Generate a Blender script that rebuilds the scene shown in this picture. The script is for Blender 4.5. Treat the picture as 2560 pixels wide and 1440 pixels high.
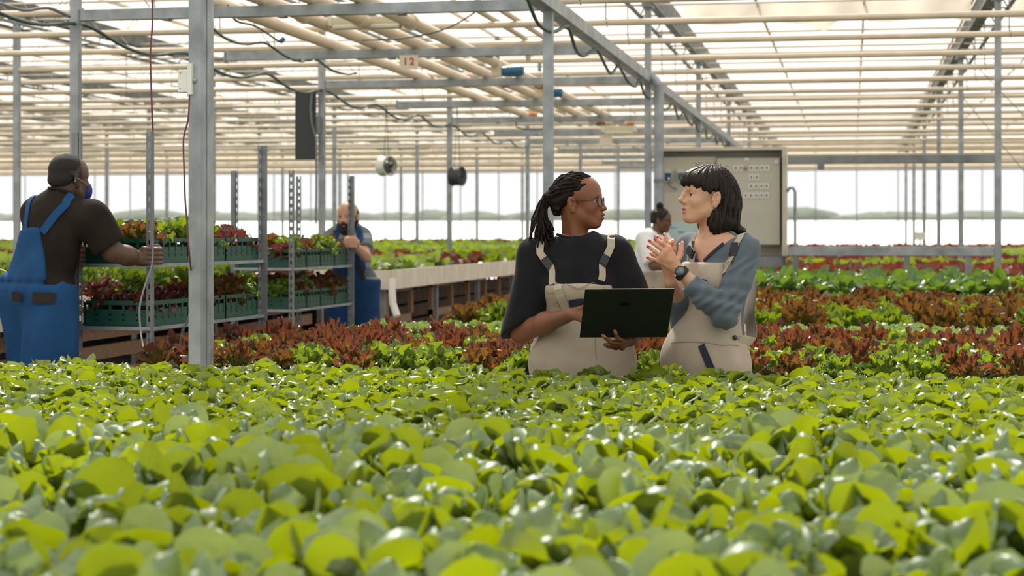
import bpy, bmesh, math, random
import numpy as np
from mathutils import Vector, Matrix, noise as mnoise

for _o in list(bpy.data.objects):
    bpy.data.objects.remove(_o)
SC = bpy.context.scene
COL = SC.collection
random.seed(12)
RNG = np.random.default_rng(7)

# ---------------------------------------------------------------- camera
FPX, CX, HY, CAMZ = 4500.0, 1280.0, 583.0, 1.38      # focal length in px of a 2560x1440 frame
YAW = math.atan2(850.0, 4500.0)
FW = Vector((-math.sin(YAW), math.cos(YAW), 0.0))
RT = Vector((math.cos(YAW), math.sin(YAW), 0.0))
cam_d = bpy.data.cameras.new('camera')
cam = bpy.data.objects.new('camera', cam_d)
COL.objects.link(cam)
cam.location = (0, 0, CAMZ)
cam.rotation_euler = (math.pi / 2, 0, YAW)
cam_d.sensor_width = 36.0
cam_d.lens = 36.0 * FPX / 2560.0
cam_d.shift_y = -(720.0 - HY) / 2560.0
cam_d.clip_start, cam_d.clip_end = 0.05, 2000
cam_d.dof.use_dof = True
cam_d.dof.focus_distance = 7.35
cam_d.dof.aperture_fstop = 4.2
SC.camera = cam

# ---------------------------------------------------------------- world, sun, exposure
W = bpy.data.worlds.new('sky')
SC.world = W
W.use_nodes = True
_nt = W.node_tree
_nt.nodes.clear()
_bg = _nt.nodes.new('ShaderNodeBackground')
_wo = _nt.nodes.new('ShaderNodeOutputWorld')
_tc = _nt.nodes.new('ShaderNodeTexCoord')
_sx = _nt.nodes.new('ShaderNodeSeparateXYZ')
_cr = _nt.nodes.new('ShaderNodeValToRGB')
_nt.links.new(_tc.outputs['Generated'], _sx.inputs[0])
_nt.links.new(_sx.outputs['Z'], _cr.inputs['Fac'])
_cr.color_ramp.elements[0].position = 0.0
_cr.color_ramp.elements[0].color = (0.92, 0.94, 0.95, 1)
_cr.color_ramp.elements[1].position = 0.6
_cr.color_ramp.elements[1].color = (0.74, 0.86, 1.0, 1)
_nt.links.new(_cr.outputs[0], _bg.inputs['Color'])
_nt.links.new(_bg.outputs[0], _wo.inputs['Surface'])
_bg.inputs['Strength'].default_value = 0.88

sun_d = bpy.data.lights.new('sun', 'SUN')
sun_d.energy = 11.0
sun_d.angle = math.radians(9)
sun_d.color = (1.0, 0.94, 0.84)
sun = bpy.data.objects.new('sun', sun_d)
COL.objects.link(sun)
SUN_FROM = Vector((-0.30, 0.80, 0.95)).normalized()     # the sun stands behind the scene, high
sun.rotation_euler = SUN_FROM.to_track_quat('Z', 'Y').to_euler()

SC.view_settings.view_transform = 'Standard'
SC.view_settings.look = 'None'
SC.view_settings.gamma = 1.0
SC.view_settings.use_curve_mapping = False
SC.view_settings.exposure = 0.23


# ---------------------------------------------------------------- placing helpers
def cw(x, y, z):
    """camera-floor frame (right, depth, height) -> world"""
    return RT * x + FW * y + Vector((0, 0, z))


def pix(px, py, d):
    """image point at depth d -> camera-floor frame"""
    return Vector(((px - CX) / FPX * d, d, CAMZ - (py - HY) / FPX * d))


def P(px, py, d):
    v = pix(px, py, d)
    return cw(v.x, v.y, v.z)


def on_y(px, py, Y):
    r = (px - CX) / FPX
    d = Y / (FW.y + r * RT.y)
    return P(px, py, d)


def on_x(px, py, X):
    r = (px - CX) / FPX
    d = X / (FW.x + r * RT.x)
    return P(px, py, d)


def project(v):
    d = v.x * FW.x + v.y * FW.y
    r = v.x * RT.x + v.y * RT.y
    if d < 0.1:
        return (-9999, -9999, d)
    return (CX + FPX * r / d, HY - (v.z - CAMZ) * FPX / d, d)


ORD = ['first', 'second', 'third', 'fourth', 'fifth', 'sixth', 'seventh', 'eighth', 'ninth', 'tenth', 'eleventh', 'twelfth',
       'thirteenth', 'fourteenth', 'fifteenth', 'sixteenth', 'seventeenth', 'eighteenth', 'nineteenth', 'twentieth']


def ordinal(i):
    if i < 20:
        return ORD[i]
    t = ['twenty', 'thirty', 'forty', 'fifty', 'sixty'][(i + 1) // 10 - 2]
    u = (i + 1) % 10
    if u == 0:
        return {'twenty': 'twentieth', 'thirty': 'thirtieth', 'forty': 'fortieth', 'fifty': 'fiftieth', 'sixty': 'sixtieth'}[t]
    return t + '-' + ORD[u - 1]


# ---------------------------------------------------------------- object helpers
def tag(o, label=None, cat=None, group=None, kind=None):
    if label: o['label'] = label
    if cat: o['category'] = cat
    if group: o['group'] = group
    if kind: o['kind'] = kind
    return o


def empty(name, loc=(0, 0, 0), rz=0.0, label=None, cat=None, group=None):
    o = bpy.data.objects.new(name, None)
    COL.objects.link(o)
    o.location = loc
    o.rotation_euler = (0, 0, rz)
    o.empty_display_size = 0.1
    return tag(o, label, cat, group)


def link(name, me, parent=None, loc=None, mat=None):
    o = bpy.data.objects.new(name, me)
    COL.objects.link(o)
    if parent is not None: o.parent = parent
    if loc is not None: o.location = loc
    if mat is not None and not me.materials: me.materials.append(mat)
    return o


def copy_tree(o, parent=None):
    c = o.copy()
    COL.objects.link(c)
    c.parent = parent
    for ch in list(o.children):
        if ch.name != c.name:
            copy_tree(ch, c)
    return c


class MB:
    """collects geometry for one mesh"""
    def __init__(s):
        s.v, s.f, s.m, s.sm = [], [], [], []

    def add(s, vs, fs, mi=0, smooth=False):
        b = len(s.v)
        s.v.extend([tuple(v) for v in vs])
        for f in fs:
            s.f.append(tuple(b + i for i in f)); s.m.append(mi); s.sm.append(smooth)

    def box(s, a, b, mi=0):
        x0, y0, z0 = a; x1, y1, z1 = b
        vs = [(x0, y0, z0), (x1, y0, z0), (x1, y1, z0), (x0, y1, z0), (x0, y0, z1), (x1, y0, z1), (x1, y1, z1), (x0, y1, z1)]
        s.add(vs, [(0, 3, 2, 1), (4, 5, 6, 7), (0, 1, 5, 4), (1, 2, 6, 5), (2, 3, 7, 6), (3, 0, 4, 7)], mi)

    def cbox(s, c, d, mi=0, M=None):
        x, y, z = d[0] / 2, d[1] / 2, d[2] / 2
        vs = [Vector(q) for q in [(-x, -y, -z), (x, -y, -z), (x, y, -z), (-x, y, -z), (-x, -y, z), (x, -y, z), (x, y, z), (-x, y, z)]]
        if M is not None: vs = [M @ q for q in vs]
        c = Vector(c)
        s.add([q + c for q in vs], [(0, 3, 2, 1), (4, 5, 6, 7), (0, 1, 5, 4), (1, 2, 6, 5), (2, 3, 7, 6), (3, 0, 4, 7)], mi)

    def bar(s, p, q, w, h, mi=0, up=(0, 0, 1)):
        p, q = Vector(p), Vector(q)
        d = q - p; L = d.length; d = d.normalized()
        u = Vector(up)
        sd = d.cross(u)
        if sd.length < 1e-4: sd = d.cross(Vector((1, 0, 0)))
        sd.normalize(); u = sd.cross(d)
        vs = []
        for base in (p, q):
            for a, b in ((-1, -1), (1, -1), (1, 1), (-1, 1)):
                vs.append(base + sd * (a * w / 2) + u * (b * h / 2))
        s.add(vs, [(0, 1, 2, 3), (7, 6, 5, 4), (0, 4, 5, 1), (1, 5, 6, 2), (2, 6, 7, 3), (3, 7, 4, 0)], mi)

    def tube(s, pts, r, n=8, mi=0, caps=True, smooth=True, closed=False):
        pts = [Vector(p) for p in pts]
        m = len(pts)
        rr = r if isinstance(r, (list, tuple)) else [r] * m
        ring = []
        prev = None
        vs, fs = [], []
        for i, p in enumerate(pts):
            if closed: t = pts[(i + 1) % m] - pts[i - 1]
            else: t = pts[min(i + 1, m - 1)] - pts[max(i - 1, 0)]
            if t.length < 1e-9: t = Vector((0, 0, 1))
            t.normalize()
            if prev is None:
                a = Vector((0, 0, 1)) if abs(t.z) < 0.9 else Vector((1, 0, 0))
                nrm = t.cross(a).normalized()
            else:
                nrm = (prev - t * prev.dot(t))
                if nrm.length < 1e-6: nrm = t.orthogonal()
                nrm.normalize()
            prev = nrm
            bi = t.cross(nrm)
            for k in range(n):
                an = 2 * math.pi * k / n
                vs.append(p + (nrm * math.cos(an) + bi * math.sin(an)) * rr[i])
        for i in range(m if closed else m - 1):
            for k in range(n):
                a = i * n + k; b = i * n + (k + 1) % n
                c = ((i + 1) % m) * n + (k + 1) % n; d = ((i + 1) % m) * n + k
                fs.append((a, b, c, d))
        s.add(vs, fs, mi, smooth)
        if caps and not closed:
            s.add([vs[k] for k in range(n)], [tuple(range(n))[::-1]], mi)
            s.add([vs[(m - 1) * n + k] for k in range(n)], [tuple(range(n))], mi)

    def lathe(s, prof, n=20, mi=0, M=None, smooth=True):
        vs, fs = [], []
        for (r, z) in prof:
            for k in range(n):
                a = 2 * math.pi * k / n
                v = Vector((r * math.cos(a), r * math.sin(a), z))
                vs.append(M @ v if M is not None else v)
        for i in range(len(prof) - 1):
            for k in range(n):
                fs.append((i * n + k, i * n + (k + 1) % n, (i + 1) * n + (k + 1) % n, (i + 1) * n + k))
        s.add(vs, fs, mi, smooth)

    def ribbon(s, pts, nrm, w, th, mi=0):
        """flat strap with thickness along pts, given surface normals"""
        vs, fs = [], []
        m = len(pts)
        ws = w if isinstance(w, (list, tuple)) else [w] * m
        for i in range(m):
            p = Vector(pts[i]); t = (Vector(pts[min(i + 1, m - 1)]) - Vector(pts[max(i - 1, 0)])).normalized()
            n = Vector(nrm[i]); n = (n - t * n.dot(t)).normalized()
            sd = t.cross(n)
            for a, b in ((-1, 0), (1, 0), (1, 1), (-1, 1)):
                vs.append(p + sd * (a * ws[i] / 2) + n * (b * th))
        for i in range(m - 1):
            for k in range(4):
                a = i * 4 + k; b = i * 4 + (k + 1) % 4
                fs.append((a, b, b + 4, a + 4))
        fs.append((3, 2, 1, 0)); e = (m - 1) * 4
        fs.append((e, e + 1, e + 2, e + 3))
        s.add(vs, fs, mi, False)

    def mesh(s, name, mats, bevel=0.0):
        me = bpy.data.meshes.new(name)
        me.from_pydata(s.v, [], s.f)
        if not isinstance(mats, (list, tuple)): mats = [mats]
        for m in mats: me.materials.append(m)
        me.polygons.foreach_set('material_index', s.m)
        me.polygons.foreach_set('use_smooth', s.sm)
        me.update()
        if bevel > 0:
            bm = bmesh.new(); bm.from_mesh(me)
            bmesh.ops.remove_doubles(bm, verts=bm.verts, dist=1e-6)
            bmesh.ops.bevel(bm, geom=[e for e in bm.edges if e.calc_face_angle(0) > 0.6], offset=bevel, segments=2, affect='EDGES', profile=0.7)
            bm.to_mesh(me); bm.free()
        return me

    def obj(s, name, mats, parent=None, bevel=0.0, loc=None):
        return link(name, s.mesh(name, mats, bevel), parent, loc)


# ---------------------------------------------------------------- materials
MATS = {}


def mat(name, col, rough=0.6, metal=0.0, var=0.0, scale=20.0, bump=0.0, bscale=60.0, spec=0.4, col2=None, coords='Object', detail=3.0, stretch=None, sheen=0.0, sss=0.0):
    if name in MATS: return MATS[name]
    m = bpy.data.materials.new(name)
    m.use_nodes = True
    nt = m.node_tree
    b = nt.nodes['Principled BSDF']
    b.inputs['Roughness'].default_value = rough
    b.inputs['Metallic'].default_value = metal
    b.inputs['Specular IOR Level'].default_value = spec
    if sheen: b.inputs['Sheen Weight'].default_value = sheen
    if sss:
        b.inputs['Subsurface Weight'].default_value = sss
        b.inputs['Subsurface Radius'].default_value = (0.012, 0.005, 0.003)
        b.inputs['Subsurface Scale'].default_value = 1.0
    c1 = tuple(col) + (1,)
    b.inputs['Base Color'].default_value = c1
    if var > 0 or bump > 0 or col2:
        tc = nt.nodes.new('ShaderNodeTexCoord')
        src = tc.outputs[coords]
        if stretch:
            mp = nt.nodes.new('ShaderNodeMapping')
            mp.inputs['Scale'].default_value = stretch
            nt.links.new(src, mp.inputs[0]); src = mp.outputs[0]
    if var > 0 or col2:
        n = nt.nodes.new('ShaderNodeTexNoise')
        n.inputs['Scale'].default_value = scale
        n.inputs['Detail'].default_value = detail
        nt.links.new(src, n.inputs['Vector'])
        r = nt.nodes.new('ShaderNodeValToRGB')
        r.color_ramp.elements[0].position = 0.3
        r.color_ramp.elements[1].position = 0.7
        ca = tuple(max(0, c * (1 - var)) for c in col)
        cb = tuple(col2) if col2 else tuple(min(1, c * (1 + var)) for c in col)
        r.color_ramp.elements[0].color = (ca if not col2 else tuple(col)) + (1,)
        r.color_ramp.elements[1].color = cb + (1,)
        nt.links.new(n.outputs['Fac'], r.inputs[0])
        nt.links.new(r.outputs[0], b.inputs['Base Color'])
    if bump > 0:
        n2 = nt.nodes.new('ShaderNodeTexNoise')
        n2.inputs['Scale'].default_value = bscale
        n2.inputs['Detail'].default_value = 4
        nt.links.new(src, n2.inputs['Vector'])
        bp = nt.nodes.new('ShaderNodeBump')
        bp.inputs['Strength'].default_value = bump
        bp.inputs['Distance'].default_value = 0.01
        nt.links.new(n2.outputs['Fac'], bp.inputs['Height'])
        nt.links.new(bp.outputs[0], b.inputs['Normal'])
    MATS[name] = m
    return m


def leaf_mat(name, top, trans, tw=0.45, rough=0.45, tip=None, var=0.25, spec=0.5, coat=0.0, under=None):
    """leaf: diffuse + gloss from outside, light passing through as translucency; 'tip' colours leaf ends (attribute 'u')"""
    if name in MATS: return MATS[name]
    m = bpy.data.materials.new(name)
    m.use_nodes = True
    nt = m.node_tree
    nd, lk = nt.nodes, nt.links
    b = nd['Principled BSDF']
    out = nd['Material Output']
    info = nd.new('ShaderNodeObjectInfo')
    tc = nd.new('ShaderNodeTexCoord')
    ns = nd.new('ShaderNodeTexNoise')
    ns.inputs['Scale'].default_value = 14.0
    ns.inputs['Detail'].default_value = 3
    ad = nd.new('ShaderNodeVectorMath'); ad.operation = 'ADD'
    lk.new(tc.outputs['Object'], ad.inputs[0]); lk.new(info.outputs['Random'], ad.inputs[1])
    lk.new(ad.outputs[0], ns.inputs['Vector'])

    def shade(col, outcol=None):
        mx = nd.new('ShaderNodeMix'); mx.data_type = 'RGBA'
        mx.inputs['A'].default_value = tuple(c * (1 - var) for c in col) + (1,)
        mx.inputs['B'].default_value = tuple(min(1, c * (1 + var)) for c in col) + (1,)
        lk.new(ns.outputs['Fac'], mx.inputs['Factor'])
        return mx.outputs['Result']
    c_top, c_tr = shade(top), shade(trans)
    av = nd.new('ShaderNodeAttribute'); av.attribute_name = 'v'
    ab = nd.new('ShaderNodeMath'); ab.operation = 'ABSOLUTE'; lk.new(av.outputs['Fac'], ab.inputs[0])
    rib = nd.new('ShaderNodeMapRange'); rib.inputs['From Min'].default_value = 0.03; rib.inputs['From Max'].default_value = 0.14
    rib.inputs['To Min'].default_value = 0.55; rib.inputs['To Max'].default_value = 0.0
    lk.new(ab.outputs[0], rib.inputs['Value'])
    mr_ = nd.new('ShaderNodeMix'); mr_.data_type = 'RGBA'; mr_.inputs['B'].default_value = tuple(min(1, c * 1.5 + .03) for c in top) + (1,)
    lk.new(rib.outputs[0], mr_.inputs['Factor']); lk.new(c_top, mr_.inputs['A']); c_top = mr_.outputs['Result']
    if tip:
        at = nd.new('ShaderNodeAttribute'); at.attribute_name = 'u'
        rp = nd.new('ShaderNodeValToRGB')
        rp.color_ramp.elements[0].position = 0.38; rp.color_ramp.elements[0].color = (0, 0, 0, 1)
        rp.color_ramp.elements[1].position = 0.85; rp.color_ramp.elements[1].color = (1, 1, 1, 1)
        lk.new(at.outputs['Fac'], rp.inputs[0])
        t1, t2 = shade(tip[0]), shade(tip[1])
        m1 = nd.new('ShaderNodeMix'); m1.data_type = 'RGBA'
        m2 = nd.new('ShaderNodeMix'); m2.data_type = 'RGBA'
        for mm, a_, b_ in ((m1, c_top, t1), (m2, c_tr, t2)):
            lk.new(rp.outputs[0], mm.inputs['Factor']); lk.new(a_, mm.inputs['A']); lk.new(b_, mm.inputs['B'])
        c_top, c_tr = m1.outputs['Result'], m2.outputs['Result']
    if under:                                   # the underside of the leaf has its own colour
        ge = nd.new('ShaderNodeNewGeometry')
        mu = nd.new('ShaderNodeMix'); mu.data_type = 'RGBA'
        lk.new(ge.outputs['Backfacing'], mu.inputs['Factor']); lk.new(c_top, mu.inputs['A']); lk.new(shade(under), mu.inputs['B'])
        c_top = mu.outputs['Result']
    lk.new(c_top, b.inputs['Base Color'])
    b.inputs['Roughness'].default_value = rough
    b.inputs['Specular IOR Level'].default_value = spec
    if coat: 
        b.inputs['Sheen Weight'].default_value = coat
        b.inputs['Sheen Roughness'].default_value = 0.4
    bp = nd.new('ShaderNodeBump')
    n2 = nd.new('ShaderNodeTexNoise'); n2.inputs['Scale'].default_value = 80; n2.inputs['Detail'].default_value = 0
    lk.new(tc.outputs['Object'], n2.inputs['Vector'])
    bp.inputs['Strength'].default_value = 0.35; bp.inputs['Distance'].default_value = 0.005; bp.invert = True
    lk.new(n2.outputs['Fac'], bp.inputs['Height']); lk.new(bp.outputs[0], b.inputs['Normal'])
    tr = nd.new('ShaderNodeBsdfTranslucent')
    lk.new(c_tr, tr.inputs['Color'])
    mx = nd.new('ShaderNodeMixShader'); mx.inputs[0].default_value = tw
    lk.new(b.outputs[0], mx.inputs[1]); lk.new(tr.outputs[0], mx.inputs[2]); lk.new(mx.outputs[0], out.inputs['Surface'])
    MATS[name] = m
    return m


def film_mat(name, col, transp, trans=0.6, gloss=0.0, noise=0.0, nscale=1.0):
    """greenhouse film / hazy glass: part clear, part light-scattering"""
    if name in MATS: return MATS[name]
    m = bpy.data.materials.new(name)
    m.use_nodes = True
    nt = m.node_tree
    nd, lk = nt.nodes, nt.links
    nd.remove(nd['Principled BSDF'])
    out = nd['Material Output']
    t = nd.new('ShaderNodeBsdfTranslucent'); t.inputs['Color'].default_value = tuple(col) + (1,)
    d = nd.new('ShaderNodeBsdfDiffuse'); d.inputs['Color'].default_value = tuple(col) + (1,)
    c = nd.new('ShaderNodeBsdfTransparent')
    c.inputs['Color'].default_value = (0.97, 0.97, 0.97, 1)
    m1 = nd.new('ShaderNodeMixShader'); m1.inputs[0].default_value = trans
    lk.new(d.outputs[0], m1.inputs[1]); lk.new(t.outputs[0], m1.inputs[2])
    m2 = nd.new('ShaderNodeMixShader'); m2.inputs[0].default_value = transp
    lk.new(m1.outputs[0], m2.inputs[1]); lk.new(c.outputs[0], m2.inputs[2])
    if noise:
        tc = nd.new('ShaderNodeTexCoord')
        n = nd.new('ShaderNodeTexNoise'); n.inputs['Scale'].default_value = nscale; n.inputs['Detail'].default_value = 4
        lk.new(tc.outputs['Object'], n.inputs['Vector'])
        mr = nd.new('ShaderNodeMapRange')
        mr.inputs['From Min'].default_value = 0.3; mr.inputs['From Max'].default_value = 0.7
        mr.inputs['To Min'].default_value = max(0, transp - noise); mr.inputs['To Max'].default_value = min(1, transp + noise)
        lk.new(n.outputs['Fac'], mr.inputs['Value']); lk.new(mr.outputs[0], m2.inputs[0])
    lk.new(m2.outputs[0], out.inputs['Surface'])
    MATS[name] = m
    return m


GALV = mat('galvanised_steel', (0.30, 0.33, 0.35), rough=0.5, metal=0.55, var=0.28, scale=6, detail=5, spec=0.4)
GALV_D = mat('weathered_steel', (0.20, 0.22, 0.23), rough=0.6, metal=0.4, var=0.3, scale=5, detail=5)
CREAM = mat('cream_painted_tube', (0.62, 0.54, 0.42), rough=0.5, var=0.12, scale=3, detail=5)
CREAM_RUST = mat('cream_pipe_rust', (0.70, 0.60, 0.46), rough=0.5, var=0.1, scale=2, detail=6)
RUST = mat('rust_orange', (0.42, 0.19, 0.07), rough=0.8, var=0.3, scale=14)
WHITEP = mat('white_plastic', (0.72, 0.72, 0.69), rough=0.4, var=0.06, scale=8)
BEIGEP = mat('beige_tray_plastic', (0.62, 0.56, 0.46), rough=0.5, var=0.12, scale=5, detail=5)
BLACKP = mat('black_plastic', (0.012, 0.013, 0.015), rough=0.45)
DARKP = mat('charcoal_panel', (0.035, 0.042, 0.048), rough=0.55, var=0.1, scale=4)
CABLE = mat('dark_green_cable', (0.03, 0.07, 0.06), rough=0.5)
CABLE_G = mat('grey_cable', (0.15, 0.165, 0.17), rough=0.5)
CABLE_R = mat('maroon_cable', (0.13, 0.045, 0.06), rough=0.5)
BLUE_M = mat('blue_motor_paint', (0.03, 0.14, 0.27), rough=0.4)
WOOD = mat('brown_wood', (0.20, 0.12, 0.07), rough=0.8, var=0.35, scale=8, stretch=(1, 8, 8))
CONC = mat('grey_concrete', (0.28, 0.26, 0.23), rough=0.9, var=0.18, scale=3, detail=6, bump=0.2)
GRNP = mat('dark_green_crate_plastic', (0.007, 0.062, 0.040), rough=0.42, var=0.15, scale=6, spec=0.45)
# ================================================================ the greenhouse shell
ROWS = [1.45 - 3.55 * k for k in range(-3, 9)]          # gutter rows (x)
ROWS.sort()
PY0, PYS = 12.5, 6.3                                     # posts every 6.3 m
Y_WALL = 53.5
X_L, X_R = -33.0, 15.0
Y_B = -9.0
ROOF_Z = 4.0

m = MB(); m.box((X_L, Y_B, -0.2), (X_R, Y_WALL, 0.0))
tag(m.obj('floor', CONC), 'grey concrete greenhouse floor under the benches', kind='structure')

# ground, trees outside
GROUND = mat('pale_dry_field', (0.55, 0.56, 0.50), rough=1.0, var=0.12, scale=0.05)
m = MB(); m.box((-300, Y_WALL + 0.4, -0.5), (300, 420, -0.15))
tag(m.obj('field_ground', GROUND), 'pale field outside beyond the far wall', kind='structure')
m = MB(); m.box((-300, -120, -0.5), (300, Y_WALL + 0.4, -0.21))
tag(m.obj('yard_ground', GROUND), 'pale yard ground around the greenhouse', kind='structure')

# ---- roof: translucent panels between gutters
ROOF_A = film_mat('roof_film_clear', (0.66, 0.60, 0.54), 0.46, trans=0.78, noise=0.08, nscale=0.6)
ROOF_B = film_mat('roof_screen_cream', (0.60, 0.51, 0.42), 0.30, trans=0.80, noise=0.05, nscale=0.8)
ceil_root = empty('ceiling', (0, 0, ROOF_Z)); tag(ceil_root, 'translucent cream roof of film panels over the greenhouse', kind='structure')


def roof_panel(y0, y1, mt):
    mb = MB()
    sag = 0.05
    n = 10
    xs = [X_L + (X_R - X_L) * i / (n * 3) for i in range(n * 3 + 1)]
    vs, fs = [], []
    for j, y in enumerate((y0, (y0 + y1) / 2, y1)):
        for x in xs:
            vs.append((x, y, (-sag if j == 1 else 0)))
    k = len(xs)
    for j in range(2):
        for i in range(k - 1):
            fs.append((j * k + i, j * k + i + 1, (j + 1) * k + i + 1, (j + 1) * k + i))
    mb.add(vs, fs, 0, True)
    return mb.obj('roof_panel', mt, ceil_root)


y = Y_B; i = 0
while y < Y_WALL - 0.1:
    y1 = min(y + 1.575, Y_WALL)
    roof_panel(y, y1, (ROOF_A, ROOF_B, ROOF_A, ROOF_A, ROOF_B)[i % 5] if y > 10 else ROOF_A)
    y = y1; i += 1

mb = MB(); mb.box((-0.012, Y_B, -0.05), (0.012, Y_WALL, -0.015)); gb_me = mb.mesh('glazing_bar', CREAM)
for k in range(int((X_R - X_L) / 1.1833)):
    link('glazing_bar', gb_me, ceil_root, (X_L + 1.1833 * k, 0, 0))
# ---- far wall
FILM_W = film_mat('wall_film', (0.90, 0.92, 0.92), 0.91, trans=0.5)
FILM_LOW = film_mat('white_lower_wall_sheet', (0.74, 0.76, 0.78), 0.10, trans=0.8)
FILM_TOP = film_mat('cream_wall_head_sheet', (0.62, 0.54, 0.43), 0.02, trans=0.4)
wf = empty('wall_far', (0, Y_WALL, 0)); tag(wf, 'long hazy glazed wall at the far end of the greenhouse', kind='structure')
PW = 3.55 / 3
nx = int((X_R - X_L) / PW)


def sheet(name, x0, x1, z0, z1, mt, par, th=0.006, y=0.0):
    mb = MB(); mb.add([(x0, y, z0), (x1, y, z0), (x1, y, z1), (x0, y, z1)], [(0, 1, 2, 3)])
    return mb.obj(name, mt, par)


cache = {}
for k in range(nx + 1):
    x0 = X_L + k * PW
    for nm, z0, z1, mt in (('lower_pane', 0.0, 1.78, FILM_LOW), ('pane', 1.80, 3.22, FILM_W), ('head_panel', 3.24, 4.0, FILM_TOP)):
        if nm not in cache:
            cache[nm] = sheet(nm, 0.012, PW - 0.012, z0, z1, mt, wf)
            cache[nm].location = (x0, 0, 0)
        else:
            o = cache[nm].copy(); COL.objects.link(o); o.parent = wf; o.location = (x0, 0, 0)
mb = MB()
for k in range(nx + 2):
    mb.box((X_L + k * PW - 0.014, -0.02, 0), (X_L + k * PW + 0.014, 0.02, 4.0))
mb.obj('mullion', GALV, wf)
for z in (1.79, 3.23):
    mb = MB(); mb.box((X_L, -0.025, z - 0.02), (X_R, 0.025, z + 0.02)); mb.obj('transom', GALV, wf)
for nm, x in (('wall_left', X_L), ('wall_right', X_R)):
    mb = MB(); mb.add([(x, Y_B, 0), (x, Y_WALL, 0), (x, Y_WALL, 4.0), (x, Y_B, 4.0)], [(0, 1, 2, 3)])
    tag(mb.obj(nm, FILM_W), 'hazy film side wall of the greenhouse on the ' + nm[5:], kind='structure')
mb = MB(); mb.add([(X_L, Y_B, 0), (X_R, Y_B, 0), (X_R, Y_B, 4.0), (X_L, Y_B, 4.0)], [(0, 1, 2, 3)])
tag(mb.obj('wall_back', FILM_W), 'hazy film wall behind the viewer', kind='structure')

# hazy tree line far outside: each clump a bumpy dome mass with depth
HEDGE = mat('distant_tree_green', (0.035, 0.055, 0.025), rough=1.0, var=0.4, scale=0.6)
rr = random.Random(5)
mb = MB()
xx = -260.0
while xx < 230:
    w = rr.uniform(9, 22); h = rr.uniform(4.7, 5.6)
    cx, cy = xx + w / 2, 300 + rr.uniform(-6, 6)
    prof = [(1.0, 0.0), (1.02, 0.35), (0.92, 0.65), (0.65, 0.88), (0.25, 1.0), (0.0, 1.0)]
    vs, fs = [], []
    n = 14
    for (r, z) in prof:
        for q in range(n):
            a = 2 * math.pi * q / n
            j = rr.uniform(0.9, 1.08)
            vs.append((cx + math.cos(a) * r * w * 0.75 * j, cy + math.sin(a) * r * 7 * j, z * h * rr.uniform(0.93, 1.04)))
    for i in range(len(prof) - 1):
        for q in range(n):
            fs.append((i * n + q, i * n + (q + 1) % n, (i + 1) * n + (q + 1) % n, (i + 1) * n + q))
    mb.add(vs, fs, 0, True)
    xx += w * 0.8
tag(mb.obj('tree_line', HEDGE), 'hazy band of distant trees seen through the far wall', 'trees', kind='stuff')

# ================================================================ posts on the grid
def post_mesh(w, h, name='post'):
    mb = MB()
    # galvanised channel: box with a recessed slot on the front and back
    mb.box((-w / 2, -w / 2, 0), (w / 2, w / 2, h))
    return mb.mesh(name, GALV, bevel=w * 0.07)


post_me = post_mesh(0.068, 3.86, 'grid_post')
foot_me = None
mb = MB(); mb.box((-0.09, -0.09, 0), (0.09, 0.09, 0.012)); foot_me = mb.mesh('foot_plate', GALV)
mb = MB(); mb.box((-0.055, -0.12, 3.74), (0.055, 0.12, 3.80)); head_me = mb.mesh('head_bracket', GALV)
grid_posts = []
for ri, X in enumerate(ROWS):
    for k in range(-3, 7):
        Yp = PY0 + PYS * k
        if Yp > Y_WALL - 0.5 or X < X_L or X > X_R: continue
        if Yp < 11: continue
        q = project(Vector((X, Yp, 2.5)))
        if not (-60 < q[0] < 2620): continue
        o = empty('steel_post', (X, Yp, 0))
        link('shaft', post_me, o); link('foot_plate', foot_me, o); link('head_bracket', head_me, o)
        grid_posts.append((q[0], q[2], o, X, Yp))
grid_posts.sort(key=lambda t: t[0])
dist_word = {0: 'front', 1: 'second', 2: 'third', 3: 'fourth', 4: 'fifth', 5: 'sixth', 6: 'seventh'}
for n_, (px_, d_, o, X, Yp) in enumerate(grid_posts):
    k = round((Yp - PY0) / PYS)
    tag(o, 'galvanised steel roof post, %s row back, %s post from the left overall' % (dist_word[k], ordinal(n_)), 'post', 'galvanised roof posts')

# ---- the near post: two channels back to back
np0 = P(502, 800, 7.62)
NPX, NPY = np0.x, np0.y
near = empty('steel_post', (NPX, NPY, 0), 0.0, 'wide galvanised post in front of the red lettuce, nearest to the viewer', 'post')
mb = MB(); mb.box((-0.027, -0.075, 0), (0.027, -0.002, 4.0)); mb.obj('front_channel', GALV, near, bevel=0.004)
mb = MB(); mb.box((-0.024, 0.002, 0), (0.030, 0.075, 4.0)); mb.obj('rear_channel', GALV, near, bevel=0.004)
mb = MB(); mb.box((-0.1, -0.12, 0), (0.1, 0.12, 0.012)); mb.obj('foot_plate', GALV, near)
for z in (2.02, 2.9):
    mb = MB(); mb.lathe([(0, 0.012), (0.011, 0.01), (0.011, 0.0)], 8, M=Matrix.Translation((0.0, -0.076, z)) @ Matrix.Rotation(math.pi / 2, 4, 'X')); mb.obj('bolt', GALV, near)

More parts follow.
